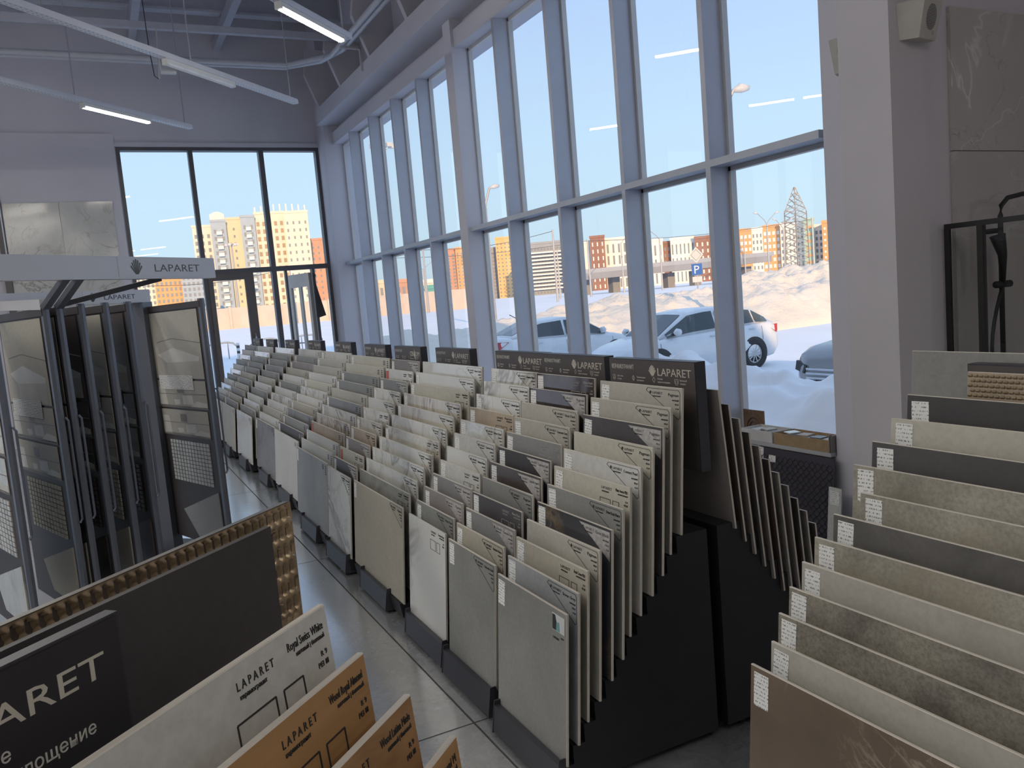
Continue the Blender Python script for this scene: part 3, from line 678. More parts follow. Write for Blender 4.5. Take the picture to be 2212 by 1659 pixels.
# ------------------------------------------------------------------ swing-panel display
def swing_display():
    A = R(42.5)
    D = thing('swing_panel_display', 'graphite swing-panel display with hinged tile leaves under grey brand beams', 'display', (.335, 7.2, 0), A)
    H, Pm, L = M['header'], M['profile'], M['leaf']
    MB().box(-2.9, .05, -.05, .05, 2.10, 2.20).build('rear_beam', H, D)
    MB().box(-.05, .05, -.06, .06, 0, 2.10).build('post', Pm, D)
    MB().box(-2.9, -2.8, -.05, .05, 0, 2.10).build('post', Pm, D)
    MB().box(-.4, .4, -.3, .3, 0, .03).build('base_plate', M['black'], D); MB().box(-3.2, -2.4, -.3, .3, 0, .03).build('base_plate', M['black'], D)
    hb = MB().box(-3.4, -.47, -1.16, -1.10, 2.20, 2.335); hb.build('front_beam', H, D)
    for x, z, sc, nm in ((-1.30, 2.27, 1.0, 'front'),):
        o = bpy.data.objects.new('beam_print', MB().box(-.01, .72, -.06, .06, 0, .001).mesh('beam_print')); COL.objects.link(o); o.parent = D
        o.data.materials.append(H); o.matrix_local = frame((x, -1.161, z), (1, 0, 0), (0, 0, 1), (0, -1, 0))
        cut = plain('cut_through_dark', (.10, .095, .085), .4, .1)
        letters('LAPARET', .066, o, .27, -.026, .0012, cut, 'LEFT', .40, 'brand_lettering'); shell_mark(MB(), .13, .0, .085, .0015).build('shell_mark', cut, o)
    o = bpy.data.objects.new('beam_print', MB().box(-.01, .52, -.045, .045, 0, .001).mesh('beam_print')); COL.objects.link(o); o.parent = D
    o.data.materials.append(H); o.matrix_local = frame((-.58, -.051, 2.15), (1, 0, 0), (0, 0, 1), (0, -1, 0))
    letters('LAPARET', .050, o, .17, -.018, .0012, M['black2'], 'LEFT', .30, 'brand_lettering'); shell_mark(MB(), .07, 0, .06, .0015).build('shell_mark', M['black2'], o)
    d = Vector((-.41, -.912, 0)).normalized(); n = Vector((d.y, -d.x, 0)); up = Vector((0, 0, 1)); LW, ZT, ZB = .985, 2.06, .20
    def bath(leaf, x0, x1, y0, y1, mat, kind):
        """printed bathroom picture: a tile-clad room with fittings"""
        P_ = MB().box(x0, x1, y0, y1, .016, .019).build('picture_panel', mat, leaf)
        w, h = x1-x0, y1-y0; Wt = plain('picture_white', (.62, .61, .57), .45); Sh = plain('picture_shade', (.20, .18, .16), .5)
        X = lambda u: x0+u*w
        Yv = lambda v: y0+v*h
        def poly(pts, m_, nm): MB().add([(X(a), Yv(b), .0195) for a, b in pts], [tuple(range(len(pts)))]).build(nm, m_, P_)
        line = MB()
        if kind == 0:
            poly([(.10, .36), (.45, .46), (.95, .32), (.94, .26), (.28, .24)], Wt, 'tub_print'); poly([(.10, .36), (.28, .24), (.28, .02), (.12, .12)], plain('picture_grey', (.40, .38, .34), .5), 'tub_side_print')
            poly([(.28, .24), (.94, .26), (.94, .02), (.28, .02)], plain('picture_tub_front', (.50, .48, .43), .5), 'tub_front_print')
            line.bar((X(.12), Yv(.55), .0196), (X(.45), Yv(.60), .0196), .006, .001).bar((X(.45), Yv(.60), .0196), (X(1), Yv(.52), .0196), .006, .001)
        else:
            poly([(.02, .05), (.02, .75), (.16, .75), (.20, .05)], Wt, 'cabinet_print'); poly([(.36, .12), (.33, .3), (.46, .32), (.46, .16)], Wt, 'toilet_print')
            poly([(.52, .15), (.52, .45), (.72, .48), (.74, .15)], Wt, 'basin_print'); poly([(.64, .03), (.80, .28), (.99, .22), (.99, .03)], Wt, 'tub_print')
            poly([(.0, .0), (1, .0), (1, .07), (.0, .10)], Sh, 'floor_print'); poly([(.42, .55), (.42, .85), (.56, .85), (.56, .55)], Sh, 'mirror_print')
            line.bar((X(0), Yv(.5), .0196), (X(1), Yv(.53), .0196), .004, .001)
        line.build('joint_print', Sh, P_)
    def leaf(s, full, look, nm):
        f = bpy.data.objects.new('panel_leaf', None); COL.objects.link(f); f.parent = D
        f.matrix_local = frame(Vector((-s, 0, ZT)), d, up, n)
        o = MB().box(.0, LW-.03, -(ZT-ZB), 0, -.014, .014).build('panel_leaf', L, D, mw=frame(Vector((-s, -.02, ZT)), d, up, n)); bpy.data.objects.remove(f)
        pr = [(LW-.03, -.018), (LW+.004, -.018), (LW+.012, 0), (LW+.004, .018), (LW-.03, .018)]
        MB().ext([(a, -(ZT-ZB), b) for a, b in pr], (0, ZT-ZB+.015, 0)).build('edge_profile', Pm, o)
        MB().box(.0, LW, -.045, .0, -.022, .022).build('top_rail', L, o)
        MB().tube([(LW+.01, -.64, -.02), (LW+.006, -.66, -.035), (LW+.006, -1.25, -.035), (LW+.01, -1.27, -.02)], .007, 6).build('pull_handle', Pm, o)
        t = T[look]
        bath(o, .04, LW-.07, -.57, -.055, t, 0)
        MB().box(.10, .72, -.655, -.545, .021, .022).build('spec_sheet', M['sheet'], o)
        bath(o, .04, LW-.07, -.80, -.585, t, 1); bath(o, .06, LW-.09, -1.02, -.815, t, 1)
        mz = MB(); nxm = 13 if full else 11; cs = .70/nxm
        for a in range(nxm):
            for b in range(11):
                x = .16+a*cs; y = -1.06-b*.030
                mz.box(x, x+cs-.013, y-.0245, y, .014, .020)
        tag(mz.build('mosaic_sheet', t if not full else plain('white_mosaic', (.55, .56, .55), .3), o), kind='stuff')
        MB().ext([(.28, -1.60, .014), (LW-.06, -1.42, .014), (LW-.06, -1.80, .014), (.42, -1.78, .014)] if not full else [(.26, -1.62, .014), (LW-.08, -1.42, .014), (LW-.06, -1.84, .014), (.52, -1.84, .014)], (0, 0, .009)).build('corner_tile', t if not full else T['bluegrey'], o)
        return o
    leaf(-.04, True, 'greige', 'right'); leaf(.63, False, 'brown', ''); leaf(.81, False, 'greige', ''); leaf(.99, False, 'gloss', ''); leaf(1.144, False, 'greige', ''); leaf(1.236, False, 'beige', ''); leaf(1.57, False, 'marble4', '')
    # stays between the leaves and the front beam
    e1 = Vector((-1.236, -.02, 0))+d*LW; e2 = Vector((-1.144, -.02, 0))+d*LW
    for e in (e1, e2): MB().bar((e.x, e.y, 2.06), (e.x-.02, -1.13, 2.21), .045, .03).build('stay', Pm, D)
    MB().bar((e2.x, e2.y, 2.07), (-.95, -1.12, 2.20), .05, .03).build('stay', M['black2'], D)
    MB().bar((e1.x, e1.y, 2.08), (-1.236, -.02, 2.12), .05, .06).build('arm', H, D)
    MB().bar((-3.35, -1.13, 0), (-3.35, -1.13, 2.2), .08, .06).build('post', Pm, D)
swing_display()
# ------------------------------------------------------------------ linear lights
def hanging_cable():
    tag(MB().tube([(-.60, 8.0, CEIL-.02), (-.60, 8.0, 4.0), (-.595, 8.0, 2.6)], .005, 5).build('hanging_cable', M['steel']), 'thin grey cable hanging from the ceiling in front of the marble slabs', 'cable')
hanging_cable()
def lights():
    Z = 4.85; ux = Vector((-.7071, -.7071, 0)); nrm = Vector((.7071, -.7071, 0)); tube_on = glow('lit_led_diffuser', (1.0, .94, .84), LAMP_STRENGTH)
    off = plain('opal_diffuser', (.80, .82, .84), .3)
    ends = [((1.64, 13.62), 12.0, [(.88, 1), (3.3, 1), (4.6, 1), (5.9, 1), (7.2, 1), (8.5, 1), (9.8, 1)], 'third'), ((2.88, 11.93), 13.5, [(1.42, 0), (4.75, 1), (6.05, 1), (7.35, 1), (8.65, 1), (9.95, 1), (11.3, 1)], 'second'), ((2.85, 9.07), 13.5, [(.16, 1), (5.4, 1), (6.8, 1), (8.2, 1), (9.6, 1), (11, 1)], 'first'),  # close-set lamps past the visible ends are unseen, added to brighten the far tiles
            ((2.85, 6.14), 13.5, [(3.9, 1), (7.3, 1), (10.5, 1)], ''), ((2.85, 3.21), 13.0, [(7.6, 1)], ''), ((2.85, .28), 12.0, [(.3, 1), (1.7, 1), (7.3, 1)], ''), ((2.85, -2.65), 8.5, [(.4, 1), (1.8, 1), (4.2, 1)], '')]  # leading lamp pairs on the last two rails added to light the aisle stand
    labs = ['white hanging light rail with its lamp lit, ending in front of the marble wall panels',
            'white hanging light rail carrying one unlit lamp near its end',
            'white hanging light rail with a lit lamp at its very end, beside the ceiling pipes',
            'white hanging light rail, next but one in front of the unlit-lamp rail', 'white hanging light rail above the free end of the tile row',
            'white hanging light rail above the stand turned across the aisle', 'white hanging light rail nearest the back wall']
    for (end, Ln, lamps, _), lb in zip(ends, labs):
        t = thing('light_rail', lb, 'light', (end[0], end[1], Z), math.atan2(ux.y, ux.x), 'hanging light rails')
        MB().ext([(0, -.045, 0), (0, .045, 0), (0, .045, .05), (0, .035, .05), (0, .035, .065), (0, -.035, .065), (0, -.035, .05), (0, -.045, .05)], (Ln, 0, 0)).build('rail', M['rail'], t)
        pf = MB()
        for i in range(int(min(Ln, 7)/.055)):
            for sgn in (-1, 1): pf.box(.05+i*.055, .075+i*.055, sgn*.022-.004, sgn*.022+.004, -.0012, .0005)
        tag(pf.build('perforation', plain('slot_shadow_grey', (.30, .32, .37), .7), t), kind='stuff')
        q = .12
        while q < Ln:
            MB().tube([(q, 0, .06), (q, 0, CEIL-Z)], .009, 6).build('hanger_rod', M['steel'], t); q += 2.05
        for a, on in lamps:
            b = MB().box(a, a+1.19, -.034, .034, -.045, -.001).build('lamp', M['white'], t)
            pr = [(-.032, -.044), (-.026, -.066), (0, -.073), (.026, -.066), (.032, -.044)]
            MB().ext([(a+.02, p, z) for p, z in pr], (1.15, 0, 0)).build('diffuser', tube_on if on else off, b)
            for e in (a-.012, a+1.17): MB().box(e, e+.032, -.036, .036, -.068, -.001).build('lamp_cap', M['white'], b)
    # small galvanised bracket and box on the second rail
    j = thing('junction_box', 'grey junction box with a bent strap beside the rail with the unlit lamp', 'box', (1.02, 10.25, 4.80))
    MB().box(-.02, .14, .05, .10, -.05, .14).build('box', M['header'], j); MB().bar((-.05, 0, -.12), (-.02, 0, .45), .03, .012).build('strap', M['steel'], j)
    MB().tube([(-.06, 0, -.13), (-.10, 0, -.10), (-.12, .02, .2), (-.14, .03, 1.6)], .006, 6).build('cable', M['black2'], j)
lights()
# ------------------------------------------------------------------ smaller things inside
def wall_items():
    # big marble slabs on the end wall
    xs = [-1.19, -.34, .51]; mm = marble('calacatta_slab', (.60, .60, .57), (.30, .27, .24), 1.5, .02, .12)
    labs = ['polished white marble slab on the end wall, next to the end window', 'polished white marble slab on the end wall, further from the window']
    for i in range(2):
        o = MB().box(xs[i]+.002, xs[i+1]-.002, YE-.085, YE-.061, 1.2, 4.18).build('marble_slab', mm)
        tag(o, labs[1-i], 'wall slab', 'marble slabs on the end wall')
    struct('trim_4', MB().box(-1.30, -1.20, YE-.14, YE-.061, 0, 4.30), M['dframe'])
    # polished grey marble cladding of the shower niche
    gm = marble('grey_polished_slab', (.50, .475, .46), (.72, .70, .66), .8, .008, .12, .12, 1.0, (1, 1, 1), (.08, .08, .075))
    for j, (z0, z1) in enumerate(((0, .84), (.845, 2.545), (2.55, 3.39))):
        o = MB().box(4.73, 5.99, 3.295, 3.319, z0, z1).build('cladding_slab', gm)
        tag(o, ['lowest grey marble cladding slab of the shower niche', 'grey marble cladding slab behind the shower fittings', 'topmost grey marble cladding slab below the ceiling wall'][j], 'wall slab', 'shower niche cladding')
    # loudspeakers
    def speaker(mw, lb):
        s = thing('wall_speaker', lb, 'speaker'); s.matrix_world = mw
        W = plain('offwhite_plastic', (.50, .49, .45), .45)
        # local: x right, y back to the wall, z up
        MB().add([(-.135, 0, .10), (.135, 0, .10), (.115, 0, -.10), (-.115, 0, -.10), (-.06, -.13, .10), (.135, -.10, .10), (.115, -.06, -.105), (-.06, -.085, -.105)],
                 [(0, 1, 5, 4), (3, 7, 6, 2), (0, 4, 7, 3), (4, 5, 6, 7), (1, 2, 6, 5), (0, 3, 2, 1)]).build('cabinet', W, s)
        g = MB(); c = Vector((.036, -.0925, .012)); ex = Vector((.195, .03, 0)).normalized(); ey = Vector((-.0, .042, -.205)).normalized()*-1; nn = ex.cross(ey).normalized()
        if nn.y > 0: nn = -nn
        for k in range(-9, 10):
            h = k*.0072; hw = .052*math.sqrt(max(0, 1-(h/.07)**2))
            if hw > .006: g.bar(c+ey*h-ex*hw+nn*.004, c+ey*h+ex*hw+nn*.004, .0035, .003)
        g.build('grille', plain('speaker_slot', (.10, .10, .11), .6), s)
        MB().tube([c+ey*-.082+ex*.04+nn*.002, c+ey*-.082+ex*.04+nn*.005], .012, 10).build('badge', M['greyprint'], s)
    speaker(rz((4.40, 3.299, 3.265), 0), 'off-white wall speaker with round slotted grille on the dark pier')
    speaker(rz((4.479, 3.80, 3.24), R(-90)), 'off-white wall speaker on the pier beside the long window, mostly hidden')
    # shower screen and column
    s = thing('shower_screen', 'clear glass shower screen with black top rail, in front of the grey marble', 'shower screen', (0, 0, 0))
    K = M['black']
    MB().bar((4.63, 3.29, 2.095), (4.63, 2.2, 2.095), .03, .03).build('top_rail', K, s)
    MB().box(4.62, 4.64, 3.262, 3.295, 0, 2.085).build('wall_channel', K, s)
    MB().box(4.626, 4.636, 2.2, 3.262, .02, 2.083).build('pane', glass('shower_glass', (.90, .91, .90)), s)
    MB().bar((4.635, 3.07, .02), (4.635, 3.07, 2.085), .035, .035).build('stile', K, s)
    t = thing('shower_set', 'black shower column with curved arm, hand shower and hose on grey marble', 'shower', (0, 0, 0))
    MB().tube([(5.02, 3.20, .95), (5.02, 3.20, 2.14), (5.03, 3.20, 2.20), (5.08, 3.19, 2.245), (5.16, 3.15, 2.26), (5.5, 3.0, 2.26)], .015, 10).build('riser', K, t, True)
    MB().tube([(5.5, 3.0, 2.262), (5.5, 3.0, 2.24)], [.12, .12], 20).build('rain_head', K, t)
    for z in (1.25, 2.05): MB().tube([(5.02, 3.29, z), (5.02, 3.20, z)], .016).build('bracket', K, t)
    MB().tube([(4.92, 3.22, 1.04), (5.18, 3.22, 1.04)], .028, 10).build('mixer', K, t, True)
    MB().tube([(4.94, 3.17, 2.02), (4.97, 3.16, 1.9), (4.985, 3.17, 1.72)], [.045, .026, .014], 10).build('hand_shower', K, t, True)
    MB().tube([(4.93, 3.18, 1.72), (5.07, 3.18, 1.72)], .022, 10).build('holder', K, t, True)
    pts = [(4.985, 3.17, 1.72)]+[(4.985-.10*math.sin(math.pi*k/10)-.004*k, 3.17, 1.72-.075*k) for k in range(1, 10)]+[(4.97, 3.2, 1.03)]
    MB().tube(pts, .011, 8).build('hose', K, t, True)
    for zz, xx in ((1.98, 4.86), (1.96, 4.93)): pass
wall_items()
def sill_items():
    # stack of decor tiles leaning on the parapet
    dm, nt, b = _new('embossed_dark_lattice'); v = _vec(nt, (1, 1, 1), False)
    b.inputs['Base Color'].default_value = (.075, .07, .085, 1); b.inputs['Roughness'].default_value = .12
    lean = R(6)
    def leaner(y0, y1, xb, h, mat, name, label, th=.010, zt=None):
        w = y1-y0; m = frame((xb, (y0+y1)/2, 0), (0, -1, 0), (math.sin(lean), 0, math.cos(lean)), (-math.cos(lean), 0, math.sin(lean)))
        o = MB().box(-w/2, w/2, .002, h, -th, 0).build(name, mat, None, mw=m)
        return tag(o, label, 'tile')
    names = ['first', 'second', 'third', 'fourth']
    for q in range(4):
        leaner(4.02+.02*q, 4.92-.03*q, 4.352+.016*q, .60, T['gloss'] if q else dm, 'embossed_tile' if q == 0 else 'porcelain_tile',
               ['glossy dark lattice-embossed tile leaning under the window sill', 'dark tile directly behind the lattice-embossed tile', 'second dark tile behind the lattice-embossed tile', 'rearmost dark tile behind the lattice-embossed tile'][q])
    e = bpy.data.objects['embossed_tile']; ln = MB()
    for a in range(-9, 10):
        for b_ in range(0, 11):
            cx, cy = a*.052, .03+b_*.055
            if abs(cx) > .42 or cy > .57: continue
            for sx in (-1, 1):
                pts = [(cx, cy-.0275, .002), (cx+sx*.012, cy-.018, .003), (cx+sx*.024, cy-.006, .003), (cx+sx*.026, cy, .003), (cx+sx*.024, cy+.006, .003), (cx+sx*.012, cy+.018, .003), (cx, cy+.0275, .002)]
                ln.tube(pts, .0028, 4)
    tag(ln.build('lattice_relief', plain('dark_gloss_relief', (.045, .043, .055), .1), e, True), kind='stuff')
    MB().box(-.33, -.22, .46, .60, .0005, .002).build('info_sheet', M['sheet'], e); MB().box(-.16, -.09, .50, .55, .003, .005).build('info_sticker', M['paper'], e)
    o = leaner(3.90, 4.01, 4.30, .42, T['pale'], 'sample_tile', 'narrow pale sample tile leaning beside the lattice-embossed tile')
    MB().box(-.04, .04, .30, .40, .0005, .002).build('info_sticker', M['paper'], o)
    # shallow boxes of samples on the sill
    card = plain('brown_cardboard', (.33, .23, .13), .8, 0, .12, 20); wcard = plain('white_cardboard', (.55, .55, .55), .7, 0, .06)
    def tray(y0, y1, mat, label, hgt=.085):
        x0, x1, z0 = 4.435, 4.645, .631
        t = thing('sample_box', label, 'box', ((x0+x1)/2, (y0+y1)/2, z0)); hx, hy, th = (x1-x0)/2, (y1-y0)/2, .006
        MB().box(-hx, hx, -hy, hy, 0, .005).build('bottom', mat, t)
        MB().box(-hx+.006, hx-.006, -hy+.006, hy-.006, .005, .055).build('packing', card, t)
        for nm, bx in (('side', (-hx, -hx+th, -hy, hy)), ('side', (hx-th, hx, -hy, hy)), ('end', (-hx+th, hx-th, -hy, -hy+th)), ('end', (-hx+th, hx-th, hy-th, hy))):
            MB().box(*bx, .005, hgt).build(nm, mat, t)
        return t
    tray(4.62, 4.95, wcard, 'white shallow cardboard box of tile samples on the window sill'); tray(4.08, 4.60, card, 'brown shallow cardboard box of tile samples on the window sill')
    looks = ['dark', 'pale', 'brown', 'cream', 'greymarble', 'tan', 'grey', 'dark2', 'marble', 'greige', 'taupe', 'beige', 'brown', 'pale']
    for i in range(14):
        inb = i < 9
        y = (4.15+.048*i) if inb else (4.67+.05*(i-9)); z = .687+.0088*(i % 3); a = rnd.uniform(-.25, .25)
        o = MB().box(-.045, .045, -.045, .045, 0, .008).build('sample_chip', T[looks[i]], None, mw=Matrix.Translation((4.54+rnd.uniform(-.03, .03), y, z)) @ Matrix.Rotation(a, 4, 'Z'))
        tag(o, f'{LOOK[looks[i]]} square tile chip in the {"brown" if inb else "white"} sample box, {ORD[i if inb else i-9]} from its pier end', 'sample', 'tile chips in the sill boxes')
    o = MB().box(4.655, 4.667, 4.93, 5.16, .631, .82).build('decor_tile', plain('brown_decor_glaze', (.17, .11, .07), .3, 0, .3, 20)); tag(o, 'brown decor tile with arc pattern standing against the window post', 'tile')
    ar = MB()
    for r0 in (.05, .075): ar.tube([(4.652, 5.045+r0*math.cos(R(a)), .66+1.3*r0*math.sin(R(a))) for a in range(0, 181, 15)], .004, 5)
    ar.build('arc_relief', plain('dark_brown_glaze', (.05, .035, .03), .3), o)
    o = MB().box(4.43, 4.445, 4.06, 4.075, .631, .76).box(4.43, 4.64, 4.058, 4.066, .631, .75).build('edge_sample', T['taupe']); tag(o, 'taupe tile offcut standing on edge at the pier end of the sill', 'tile')
sill_items()
# ------------------------------------------------------------------ outside
from mathutils import noise as mn
def sst(a, b, x):
    t = max(0, min(1, (x-a)/(b-a))); return t*t*(3-2*t)
def gz(x, y): return -.2+1.15*sst(35, 110, math.hypot(x, y))+.5*sst(110, 300, math.hypot(x, y))
def at(az, D): return (D*math.sin(R(az)), D*math.cos(R(az)))
def snow_mat(name, col=(.84, .85, .87), bump=.5, sc=1.0):
    m, nt, b = _new(name); v = _vec(nt, rand=False)
    c = _ramp(nt, _noise(nt, v, .35*sc, 5), [(.3, tuple(c*.93 for c in col)), (.7, col)])
    nt.links.new(c, b.inputs['Base Color']); b.inputs['Roughness'].default_value = .85; b.inputs['Specular IOR Level'].default_value = .2
    _bump(nt, b, _noise(nt, v, 5*sc, 6, .65), bump, .05); return m
def terrain():
    sm = snow_mat('packed_snow', (.90, .91, .93), .35)
    g = MB()
    def strip(x0, x1, y0, y1, nx, ny):
        g.grid(nx, ny, lambda u, v: (x0+(x1-x0)*u, y0+(y1-y0)*v, gz(x0+(x1-x0)*u, y0+(y1-y0)*v)))
    strip(4.95, 130, -40, 16.75, 30, 14); strip(-60, 130, 16.75, 130, 44, 28); strip(130, 460, -40, 460, 10, 14); strip(-200, 130, 130, 460, 14, 12)
    struct('snow_ground', g, sm, smooth=True)
    # cleared-snow bank beside the shop window
    def bank(u, v):
        x = 5.05+4.3*u; y = 4.0+11.5*v
        e = math.sin(math.pi*min(1, u*1.02))**.7*min(1, v*9, (1-v)*7)
        h = 1.02*e*(.82+.30*mn.noise((x*.9, y*.7, 3.1)))+.26*e*mn.noise((x*1.7, y*1.6, 0))+.09*e*mn.noise((x*4.3, y*4.1, 7))
        return (x, y, -.22+max(0, h))
    tag(MB().grid(60, 190, bank).build('snow_bank', snow_mat('fresh_snow', (.92, .93, .95), .15), None, True), 'soft low bank of fresh snow along the shop window', 'snow bank')
    # big ploughed heap across the car park
    def heap(u, v):
        x = 5+46*u; yc = 27.0+.11*(x-10); y = yc-5.5+11*v
        H = 1.35+1.75*sst(8, 40, x)+.45*mn.noise((x*.22, 1.7, 0))
        e = math.sin(math.pi*v)**.62*min(1, u*12, (1-u)*10)
        h = H*e*(.86+.20*mn.fractal((x*.5, y*.5, 9.0), .8, 2.0, 5))+.12*e*mn.noise((x*1.7, y*1.7, 2))+.06*e*mn.noise((x*4.1, y*4.1, 5))
        return (x, y, -.25+max(0, h))
    tag(MB().grid(330, 90, heap).build('snow_heap', snow_mat('ploughed_snow', (.82, .755, .66), .9, 1.6), None, True), 'long rough ridge of ploughed snow behind the parked cars', 'snow heap')
terrain()
def cars():
    tyre = plain('tyre_rubber', (.03, .03, .032), .8); alloy = plain('alloy_rim', (.42, .43, .45), .35, .6); dkg = plain('car_dark_glass', (.06, .075, .08), .08)
    trim = plain('black_car_trim', (.02, .02, .022), .5); red = plain('tail_lamp_red', (.45, .03, .03), .2); chrome = plain('chrome_trim', (.6, .6, .62), .2, .9)
    lampg = plain('headlamp_clear', (.55, .56, .58), .1)
    def loft(secs, name, mat, par):
        mb = MB(); n = len(secs[0])
        for s_ in secs: mb.v += [tuple(p) for p in s_]
        for i in range(len(secs)-1):
            for k in range(n-1): mb.f.append((i*n+k, i*n+k+1, (i+1)*n+k+1, (i+1)*n+k))
        mb.f.append(tuple(range(n))); mb.f.append(tuple(range((len(secs)-1)*n, len(secs)*n)))
        o = mb.build(name, mat, par, True)
        return o
    def make(label, loc, rot, paint, body, cabin, wheels, wr=.325, rearlamp=None, headlamp=None, name='parked_car', hw=.89, suv=False, snow=None):
        c = thing(name, label, 'car', loc, rot)
        secs = []
        for x, zb, zt, w in body:
            W = hw*w; half = [(x, 0, zb), (x, W*.88, zb), (x, W*.985, zb+.10), (x, W, zb+(zt-zb)*.42), (x, W*.985, zb+(zt-zb)*.66), (x, W*.955, zt-.10), (x, W*.90, zt-.03), (x, W*.78, zt), (x, 0, zt+.025)]
            secs.append(half+[(a, -b, d) for a, b, d in half[-2:0:-1]]+[half[0]])
        loft(secs, 'body', paint, c)
        def roof(x):
            for (a, za, wa), (b, zb, wb) in zip(cabin, cabin[1:]):
                if b <= x <= a:
                    t = (a-x)/(a-b) if a != b else 0; return za+(zb-za)*t, wa+(wb-wa)*t
            return cabin[-1][1:]
        def belt(x):
            for (a, _, za, wa), (b, _, zb, wb) in zip(body, body[1:]):
                if b <= x <= a:
                    t = (a-x)/(a-b); return za+(zb-za)*t, hw*(wa+(wb-wa)*t)
            return body[-1][2], hw*body[-1][3]
        secs = []; xs = [p[0] for p in cabin]
        for x in xs:
            zr, wr_ = roof(x); zb, W = belt(x); zb -= .03; Wb = W*.90; Wr = hw*wr_
            zr = max(zr, zb+.02)
            half = [(x, 0, zb), (x, Wb, zb), (x, Wb+(Wr-Wb)*.5, zb+(zr-zb)*.55), (x, Wr, zr-.05*(zr-zb)), (x, Wr-.08, zr), (x, 0, zr+.02)]
            secs.append(half+[(a, -b, d) for a, b, d in half[-2:0:-1]]+[half[0]])
        loft(secs, 'cabin', paint, c)
        def side(x, t, s_, off=.028):
            zr, wr_ = roof(x); zb, W = belt(x); zb -= .03; Wb = W*.90; Wr = hw*wr_
            fq = .06+t*.86; g = .5*fq/.55 if fq < .55 else .5+.5*(fq-.55)/.40
            return (x, s_*(Wb+(Wr-Wb)*g+off), zb+(zr-zb)*fq)
        xb, xe = cabin[0][0], cabin[-1][0]; pillars = [xb-.18, (xb+xe)/2+.10, (xb+xe)/2+.02, xe+.62, xe+.56, xe+.18]
        for s_ in (-1, 1):
            for a, b in ((pillars[0], pillars[1]), (pillars[2], pillars[3]), (pillars[4], pillars[5])):
                N = 6; mb = MB()
                top = [side(a+(b-a)*k/N, .93, s_) for k in range(N+1)]; bot = [side(a+(b-a)*k/N, .05, s_) for k in range(N+1)]
                mb.add(top+bot, [(k, k+1, N+2+k, N+1+k) for k in range(N)]); mb.build('side_window', dkg, c)
            # mirror and handles
            mx = xb-.35; p = side(mx, .02, s_)
            MB().tube([(p[0], p[1], p[2]+.05), (p[0], p[1]+s_*.10, p[2]+.08)], [.03, .03], 8).add([], []).build('mirror_arm', trim, c)
            mm = MB(); mm.tube([(p[0]-.06, p[1]+s_*.16, p[2]+.09), (p[0]+.02, p[1]+s_*.16, p[2]+.10), (p[0]+.09, p[1]+s_*.15, p[2]+.09)], [.075, .085, .03], 10); mm.build('mirror', paint, c, True)
            for hx in ((xb+xe)/2+.22, xe+.72):
                zb, W = belt(hx); MB().tube([(hx-.09, s_*(W*.985), zb-.13), (hx, s_*(W*.985+.025), zb-.125), (hx+.09, s_*(W*.985), zb-.13)], .014, 6).build('door_handle', chrome, c)
            sl = MB()
            for dx_ in ((xb+xe)/2+.06, xb+.02, xe+.42):
                zb, W = belt(dx_); sl.tube([(dx_, s_*(W*.958+.003), zb-.1), (dx_, s_*(W*.99+.003), zb-.22), (dx_, s_*(W+.002), zb-.42)], .004, 4)
            sl.build('door_seam', trim, c)
        def glassband(xa, xb_, nm):
            N = 6; pts = []
            for t in (.10, .90):
                x = xa+(xb_-xa)*t; zr, wr_ = roof(x); pts.append([(x+.008*(1 if xa > xb_ else -1), hw*wr_*(.88)*(-1+2*k/N), zr+.012+.018*(1-abs(-1+2*k/N))) for k in range(N+1)])
            MB().add(pts[0]+pts[1], [(k, k+1, N+2+k, N+1+k) for k in range(N)]).build(nm, dkg, c)
        glassband(cabin[0][0], cabin[1][0], 'windscreen'); glassband(cabin[-1][0], cabin[-2][0], 'rear_window')
        for x in wheels:
            for s_ in (-1, 1):
                zb, W = belt(x); y1 = s_*(W+.004)
                w = MB(); w.ring((x, y1, wr), (0, -s_, 0), wr*.66, wr, .20, 28); wo = w.build('wheel', tyre, c, True)
                MB().ring((x, s_*(W+.002), wr+.02), (0, -s_, 0), wr*.93, wr*1.15, .12, 28).build('wheel_arch', trim, c)
                sp = MB(); sp.ring((x, y1-s_*.012, wr), (0, -s_, 0), wr*.58, wr*.67, .05, 28)
                for k in range(10):
                    a = 2*math.pi*k/10; sp.bar((x, y1-s_*.02, wr), (x+math.cos(a)*wr*.62, y1-s_*.016, wr+math.sin(a)*wr*.62), .028, .02, (0, 1, 0))
                sp.tube([(x, y1-s_*.01, wr), (x, y1-s_*.04, wr)], wr*.14, 12); sp.build('rim', alloy, wo)
                MB().tube([(x, y1-s_*.055, wr), (x, y1-s_*.07, wr)], wr*.6, 16).build('wheel_hub', trim, wo)
        xr, xf = body[-1][0], body[0][0]
        for s_ in (-1, 1):
            zb, W = belt(xr+.22)
            MB().ext([(xr+.42, s_*(W*.97), zb-.10), (xr+.05, s_*(W*.90), zb-.08), (xr+.02, s_*(W*.86), zb-.24), (xr+.12, s_*(W*.97), zb-.28)], (0, s_*.014, 0)).build('tail_lamp', red, c)
            zb, W = belt(xf-.30)
            MB().ext([(xf-.62, s_*(W*.93), zb-.12), (xf-.16, s_*(W*.84), zb-.16), (xf-.12, s_*(W*.80), zb-.26), (xf-.34, s_*(W*.94), zb-.27)], (0, s_*.02, 0)).build('headlamp', lampg, c)
        zf = body[0][2]
        gr = MB()
        for k in range(3): gr.box(xf-.03, xf+.012, -.42, .42, .30+.09*k, .35+.09*k)
        gr.build('grille', trim, c)
